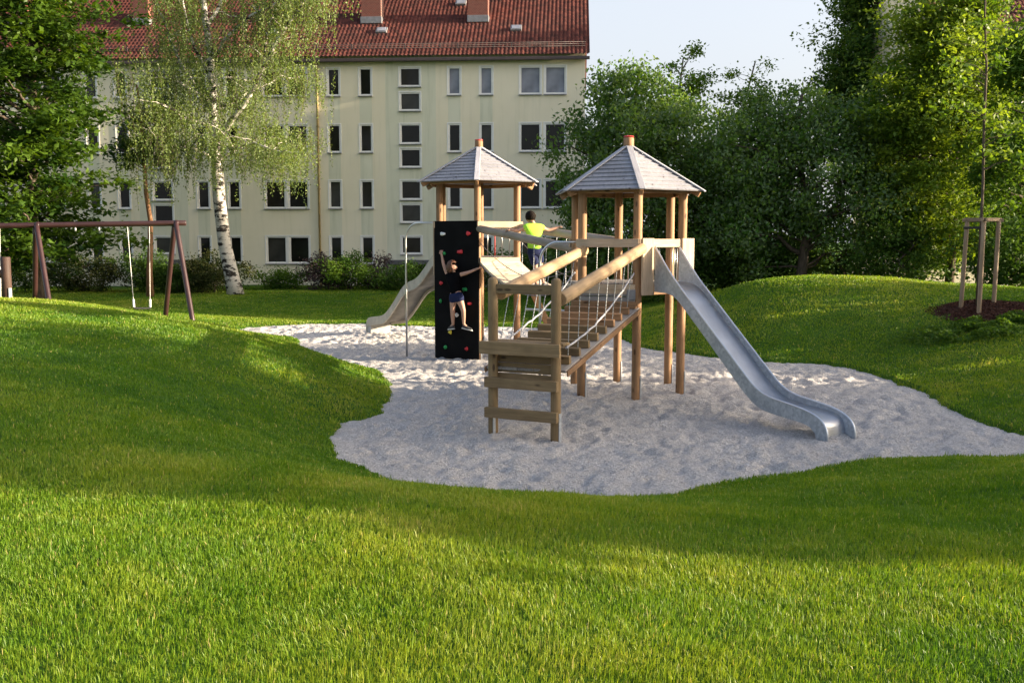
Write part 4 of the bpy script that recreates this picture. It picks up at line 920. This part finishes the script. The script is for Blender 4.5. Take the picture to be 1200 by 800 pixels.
# dark brown bench-like beam end at the left edge
def beam_seat():
    Y = 19.3; p = at(8, 348, Y); g = Hp(p.x, Y); root = thing('balance_beam', 'dark brown balance beam end on a post with metal foot at the left edge', 'balance beam', (p.x, Y, g))
    q = at(10, 321, Y); log('beam', q-V((.02, 0, 0)), q-V((2.2, -.3, 0)), .085, M['brown2'], root)
    for dx in (0, -1.8):
        b = V((p.x+.01+dx, Y+(-dx*.14), 0)); g_ = Hp(b.x, b.y); pt = log('post', V((b.x, b.y, g_-.1)), V((b.x, b.y, at(8, 301, Y).z)), .09, M['brown2'], root)
        board('post_foot', (b.x+.09, b.y-.06, g_-.05), (b.x+.09, b.y-.06, g_+.22), .06, .03, M['galv'], pt, up=(.5, -.8, 0))
M['brown2'] = wood('dark_stained_wood', (.05, .028, .02), (.10, .055, .04), knots=False)
beam_seat()

# ------------------------------------------------------------------ people
def skin_obj(name, nodes, edges, mat, parent, org, root=0, sub=2):
    me = bpy.data.meshes.new(name); me.from_pydata([tuple(V(p)-org) for p, r in nodes], edges, []); me.materials.append(mat)
    o_ = _link(bpy.data.objects.new(name, me), parent, Matrix.Translation(org))
    bm = bmesh.new(); bm.from_mesh(me); ly = bm.verts.layers.skin.verify()
    for v, (p, r) in zip(bm.verts, nodes):
        v[ly].radius = r if isinstance(r, tuple) else (r, r)
        v[ly].use_root = (v.index == root)
    bm.to_mesh(me); bm.free()
    sk = o_.modifiers.new('skin', 'SKIN'); sk.use_smooth_shade = True; s_ = o_.modifiers.new('sub', 'SUBSURF'); s_.levels = sub; s_.render_levels = sub
    return o_
def ease(a, b, t): return V(a).lerp(V(b), t)
skinm = plain('skin', (.44, .26, .19), .5, 0, .05, 5, .3); M['skin'] = skinm
hairb = plain('brown_hair', (.085, .032, .014), .55, 0, .35, 30); hairk = plain('dark_hair', (.010, .007, .005), .8, 0, .35, 30, .1)
def person(label, pose, mats, face, up=V((0, 0, 1))):
    """pose: joint dict. Builds one skinned body plus clothing children."""
    J = {k: V(v) for k, v in pose.items()}; org = V((J['hip'].x, J['hip'].y, min(J['toeL'].z, J['toeR'].z)))
    root = thing('person', label, 'person', org); nodes = []; edges = []
    def add(p, r, par=None):
        nodes.append((V(p), r)); i = len(nodes)-1
        if par is not None: edges.append((par, i))
        return i
    hip = add(J['hip'], (.115, .09)); wa = add(ease(J['hip'], J['neck'], .45), (.09, .075), hip); ch = add(ease(J['hip'], J['neck'], .78), (.115, .08), wa); nk = add(J['neck'], .045, ch)
    hd = J['head']; nk2 = add(ease(J['neck'], hd, .45), .043, nk); h1 = add(hd-up*.03, .078, nk2); h2 = add(hd+up*.05, .085, h1); 
    f = V(face).normalized(); side = f.cross(up).normalized()
    nose = add(hd-up*.02+f*.095, .014, h1); chin = add(hd-up*.085+f*.05, .035, h1)
    for s in (-1, 1): add(hd-up*.01+side*s*.088, .018, h1)
    for s in 'LR':
        sh = add(J['sh'+s], .048, ch); el = add(J['el'+s], .034, sh); wr = add(J['wr'+s], .024, el); hd_ = (J['wr'+s]-J['el'+s]).normalized()
        pm = add(J['wr'+s]+hd_*.05, (.03, .018), wr); px_ = hd_.cross(up)
        if px_.length < .2: px_ = hd_.cross(V((0, 1, 0)))
        px_ = px_.normalized(); fd = V(pose.get('curl'+s, -up)).normalized()
        for k in range(4):
            b = J['wr'+s]+hd_*.085+px_*(k-1.5)*.019; i1 = add(b, .0095, pm); i2 = add(b+hd_*(.03-abs(k-1.4)*.004)+fd*.012, .0088, i1); add(b+hd_*.036+fd*.038, .0075, i2)
        t1 = add(J['wr'+s]+hd_*.045+px_*-.04, .0105, pm); add(J['wr'+s]+hd_*.075+px_*-.05+fd*.015, .0088, t1)
        th = add(ease(J['hip'], J['kn'+s], .18)+(J['hp'+s]-J['hip'])*.8, .078, hip); kn = add(J['kn'+s], .05, th); ca = add(ease(J['kn'+s], J['an'+s], .35), .046, kn); an = add(J['an'+s], .03, ca); add(J['an'+s]+(J['toe'+s]-J['an'+s])*.5, (.032, .026), an)
    body = skin_obj('body', nodes, edges, mats['skin'], root, org)
    # shirt
    n2 = [(J['hip']+(J['neck']-J['hip'])*mats.get('hem', -.04), (.148, .122)), (ease(J['hip'], J['neck'], .45), (.128*mats.get('sw', 1), .108)), (ease(J['hip'], J['neck'], .80), (.150*mats.get('sw', 1), .112)), (ease(J['hip'], J['neck'], .99), .062)]; e2 = [(0, 1), (1, 2), (2, 3)]
    for s in 'LR':
        i = len(n2); n2 += [(J['sh'+s], .070), (ease(J['sh'+s], J['el'+s], mats['sleeve']), .062)]; e2 += [(2, i), (i, i+1)]
    skin_obj('shirt', n2, e2, mats['shirt'], root, org)
    n3 = [(J['hip']+(J['neck']-J['hip'])*.22, (.124, .104)), (J['hip'], (.140*mats.get('shw', 1), .114))]; e3 = [(0, 1)]
    for s in 'LR':
        i = len(n3); n3 += [(ease(J['hip'], J['kn'+s], .2)+(J['hp'+s]-J['hip'])*.8, .090*mats.get('shw', 1)), (ease(J['hp'+s], J['kn'+s], mats['short']), .078*mats.get('shw', 1))]; e3 += [(1, i), (i, i+1)]
    skin_obj('shorts', n3, e3, mats['shorts'], root, org, 1)
    for s in 'LR':
        d = (J['toe'+s]-J['an'+s]); ft = V((d.x, d.y, d.z*.3)); ft = ft.normalized()*.2; hl = J['an'+s]-V((0, 0, .055))
        sh_ = skin_obj('shoe', [(hl-ft*.22, .035), (hl+ft*.15+V((0, 0, .015)), .04), (hl+ft*.55, (.038, .03)), (hl+ft*.9-V((0, 0, .006)), (.032, .022))], [(0, 1), (1, 2), (2, 3)], mats['shoe'], root, org)
        skin_obj('sole', [(hl-ft*.25-V((0, 0, .03)), (.034, .012)), (hl+ft*.4-V((0, 0, .03)), (.04, .012)), (hl+ft*.97-V((0, 0, .03)), (.03, .012))], [(0, 1), (1, 2)], M['white'], sh_, org)
    # hair: a cap of many short strands' bulk
    bm = bmesh.new(); bmesh.ops.create_icosphere(bm, subdivisions=4, radius=1); hc = hd+up*.028-f*.012
    kill = [v for v in bm.verts if v.co.dot(f) > .38 and v.co.dot(up) < .45 or v.co.dot(up) < -.72]
    for v in bm.verts:
        q = v.co.copy(); w_ = 1+.05*math.sin(q.x*23+q.z*11)*math.sin(q.y*19)+random.uniform(-.035, .035); v.co = (q*(.097 if mats.get('long') else .088)+up*q.dot(up)*.010-f*max(0, -q.dot(f))*.012)*w_
        if mats.get('long') and q.dot(f) < .1 and q.dot(up) < 0: v.co += up*q.dot(up)*.11*(1+random.uniform(-.2, .2))-f*.02
    bmesh.ops.delete(bm, geom=kill, context='VERTS')
    for v in bm.verts: v.co += hc-V(org)
    hr_ = bm_obj('hair', bm, mats['hair'], root, Matrix.Translation(org), True); so = hr_.modifiers.new('thick', 'SOLIDIFY'); so.thickness = .012; so.offset = 1
    for s in (-1, 1):
        p = hd+up*.012+f*.083+side*s*.032; bm = bmesh.new(); bmesh.ops.create_icosphere(bm, subdivisions=2, radius=.011); bm_obj('eye', bm, M['rubber'], root, Matrix.Translation(p), True)
    bm = bmesh.new(); Mr = Matrix.Translation(hd-up*.058+f*.082) @ f.to_track_quat('Y', 'Z').to_matrix().to_4x4(); add_box(bm, 0, 0, 0, .036, .014, .009, .003, Mr); bm_obj('mouth', bm, plain('lips', (.4, .12, .1), .5), root)
    return root
# the climbing figure, in front of the black panel
def W(px, py, off):   # point at distance off in front of the climbing panel
    d = at(px, py, 20)-V((0, 0, EYE)); p0 = WA+WN*(.018+off); t = (p0-V((0, 0, EYE))).dot(WN)/d.dot(WN); return V((0, 0, EYE))+d*t
girl = dict(hip=W(534.5, 346, .2), neck=W(531.5, 320, .17), head=W(531, 312.5, .17), shL=W(524.5, 322, .16), elL=W(519.5, 309, .14), wrL=W(517.8, 299.5, .09), shR=W(539, 322, .16), elR=W(549.5, 319, .13), wrR=W(558, 315.5, .09),
            hpL=W(530.8, 348, .19), knL=W(530.5, 366, .17), anL=W(531, 380.5, .14), toeL=W(525, 385, .06), hpR=W(538.5, 348, .19), knR=W(543, 364, .2), anR=W(543.5, 380, .13), toeR=W(551, 386, .08), curlL=-WN, curlR=-WN)
navy = plain('navy_cloth', (.010, .016, .055), .85, 0, .2, 8, .2); black = plain('black_cloth', (.004, .004, .005), .95, 0, .2, 6, .05); shoe = plain('dark_shoe', (.03, .03, .033), .6)
person('person in black top and navy shorts climbing the black wall with arms spread', girl, dict(skin=M['skin'], shirt=black, shorts=navy, shoe=shoe, hair=hairb, sleeve=.12, short=.42, long=True), WE*1.0+V((0, 0, .1))-WN*.15)
c = BP(.43); g = c.z+.0
def at2(px, py, Y): return at(px, py, Y)
nrail = NR0.lerp(NR1, .37); frail = FR0.lerp(FR1, .44)
boy = dict(hip=at(626.5, 291, 18.85), neck=at(625, 262, 18.95), head=at(621.5, 255.5, 18.98), shL=at(616.5, 266, 18.85), elL=at(608.5, 270, 18.85), wrL=nrail+V((.03, .05, .10)), shR=at(634.5, 266.5, 19.0), elR=at(642.5, 270, 19.05), wrR=frail+V((-.05, 0, .10)),
           hpL=at(622.5, 293, 18.85), knL=at(627.5, 311, 18.95), anL=at(628, 327.5, 18.9), toeL=at(633, 331, 19.0), hpR=at(630, 293, 18.9), knR=at(633.5, 308, 19.15), anR=at(636.5, 327.5, 19.1), toeR=at(642, 331, 19.15), curlL=(0, 0, -1), curlR=(0, 0, -1))
for s in 'LR':
    base_z = BP(.43).z+.022+.085; sh_ = base_z-boy['an'+s].z; boy['an'+s].z += sh_; boy['toe'+s].z += sh_
lime = plain('lime_shirt', (.30, .62, .04), .8, 0, .06)
person('person in lime green shirt and navy shorts holding both log handrails on the bridge', boy, dict(skin=M['skin'], shirt=lime, shorts=navy, shoe=shoe, hair=hairk, sleeve=.45, short=1.0, hem=-.12, sw=1.12, shw=1.12), V((-.25, .9, -.25)))

# ------------------------------------------------------------------ light
SE, SA = R(12.5), R(-6)
sd = V((math.cos(SA)*math.cos(SE), math.sin(SA)*math.cos(SE), math.sin(SE)))
ld = bpy.data.lights.new('sun', 'SUN'); ld.energy = 4.9; ld.angle = R(.55); ld.color = (1., .82, .60)
lo = bpy.data.objects.new('sun', ld); COL.objects.link(lo); lo.rotation_euler = sd.to_track_quat('Z', 'Y').to_euler(); lo.location = (30, -5, 20)
w = bpy.data.worlds.new('World'); sc.world = w; w.use_nodes = True; nt = w.node_tree; bg = nt.nodes['Background']
sk = nt.nodes.new('ShaderNodeTexSky'); sk.sky_type = 'NISHITA'; sk.sun_disc = False; sk.sun_elevation = SE; sk.sun_rotation = math.pi/2-SA
sk.air_density = .75; sk.dust_density = 7.5; sk.ozone_density = .9
tcw = nt.nodes.new('ShaderNodeTexCoord'); sz = nt.nodes.new('ShaderNodeSeparateXYZ'); nt.links.new(tcw.outputs['Generated'], sz.inputs[0])
veil = ramp(nt, sz.outputs[2], [(0., (.62, .62, .62)), (.28, (.55, .55, .55)), (.60, (.12, .12, .12)), (1., (.0, .0, .0))])   # thin high haze, whiter towards the horizon
nt.links.new(mix(nt, sk.outputs[0], (1.98, 2.02, 2.1), veil), bg.inputs[0]); bg.inputs[1].default_value = .148
sc.view_settings.view_transform = 'Standard'; sc.view_settings.look = 'None'; sc.view_settings.exposure = 1.8; sc.view_settings.gamma = 1
try: sc.cycles.max_bounces = 6; sc.cycles.transparent_max_bounces = 4
except Exception: pass
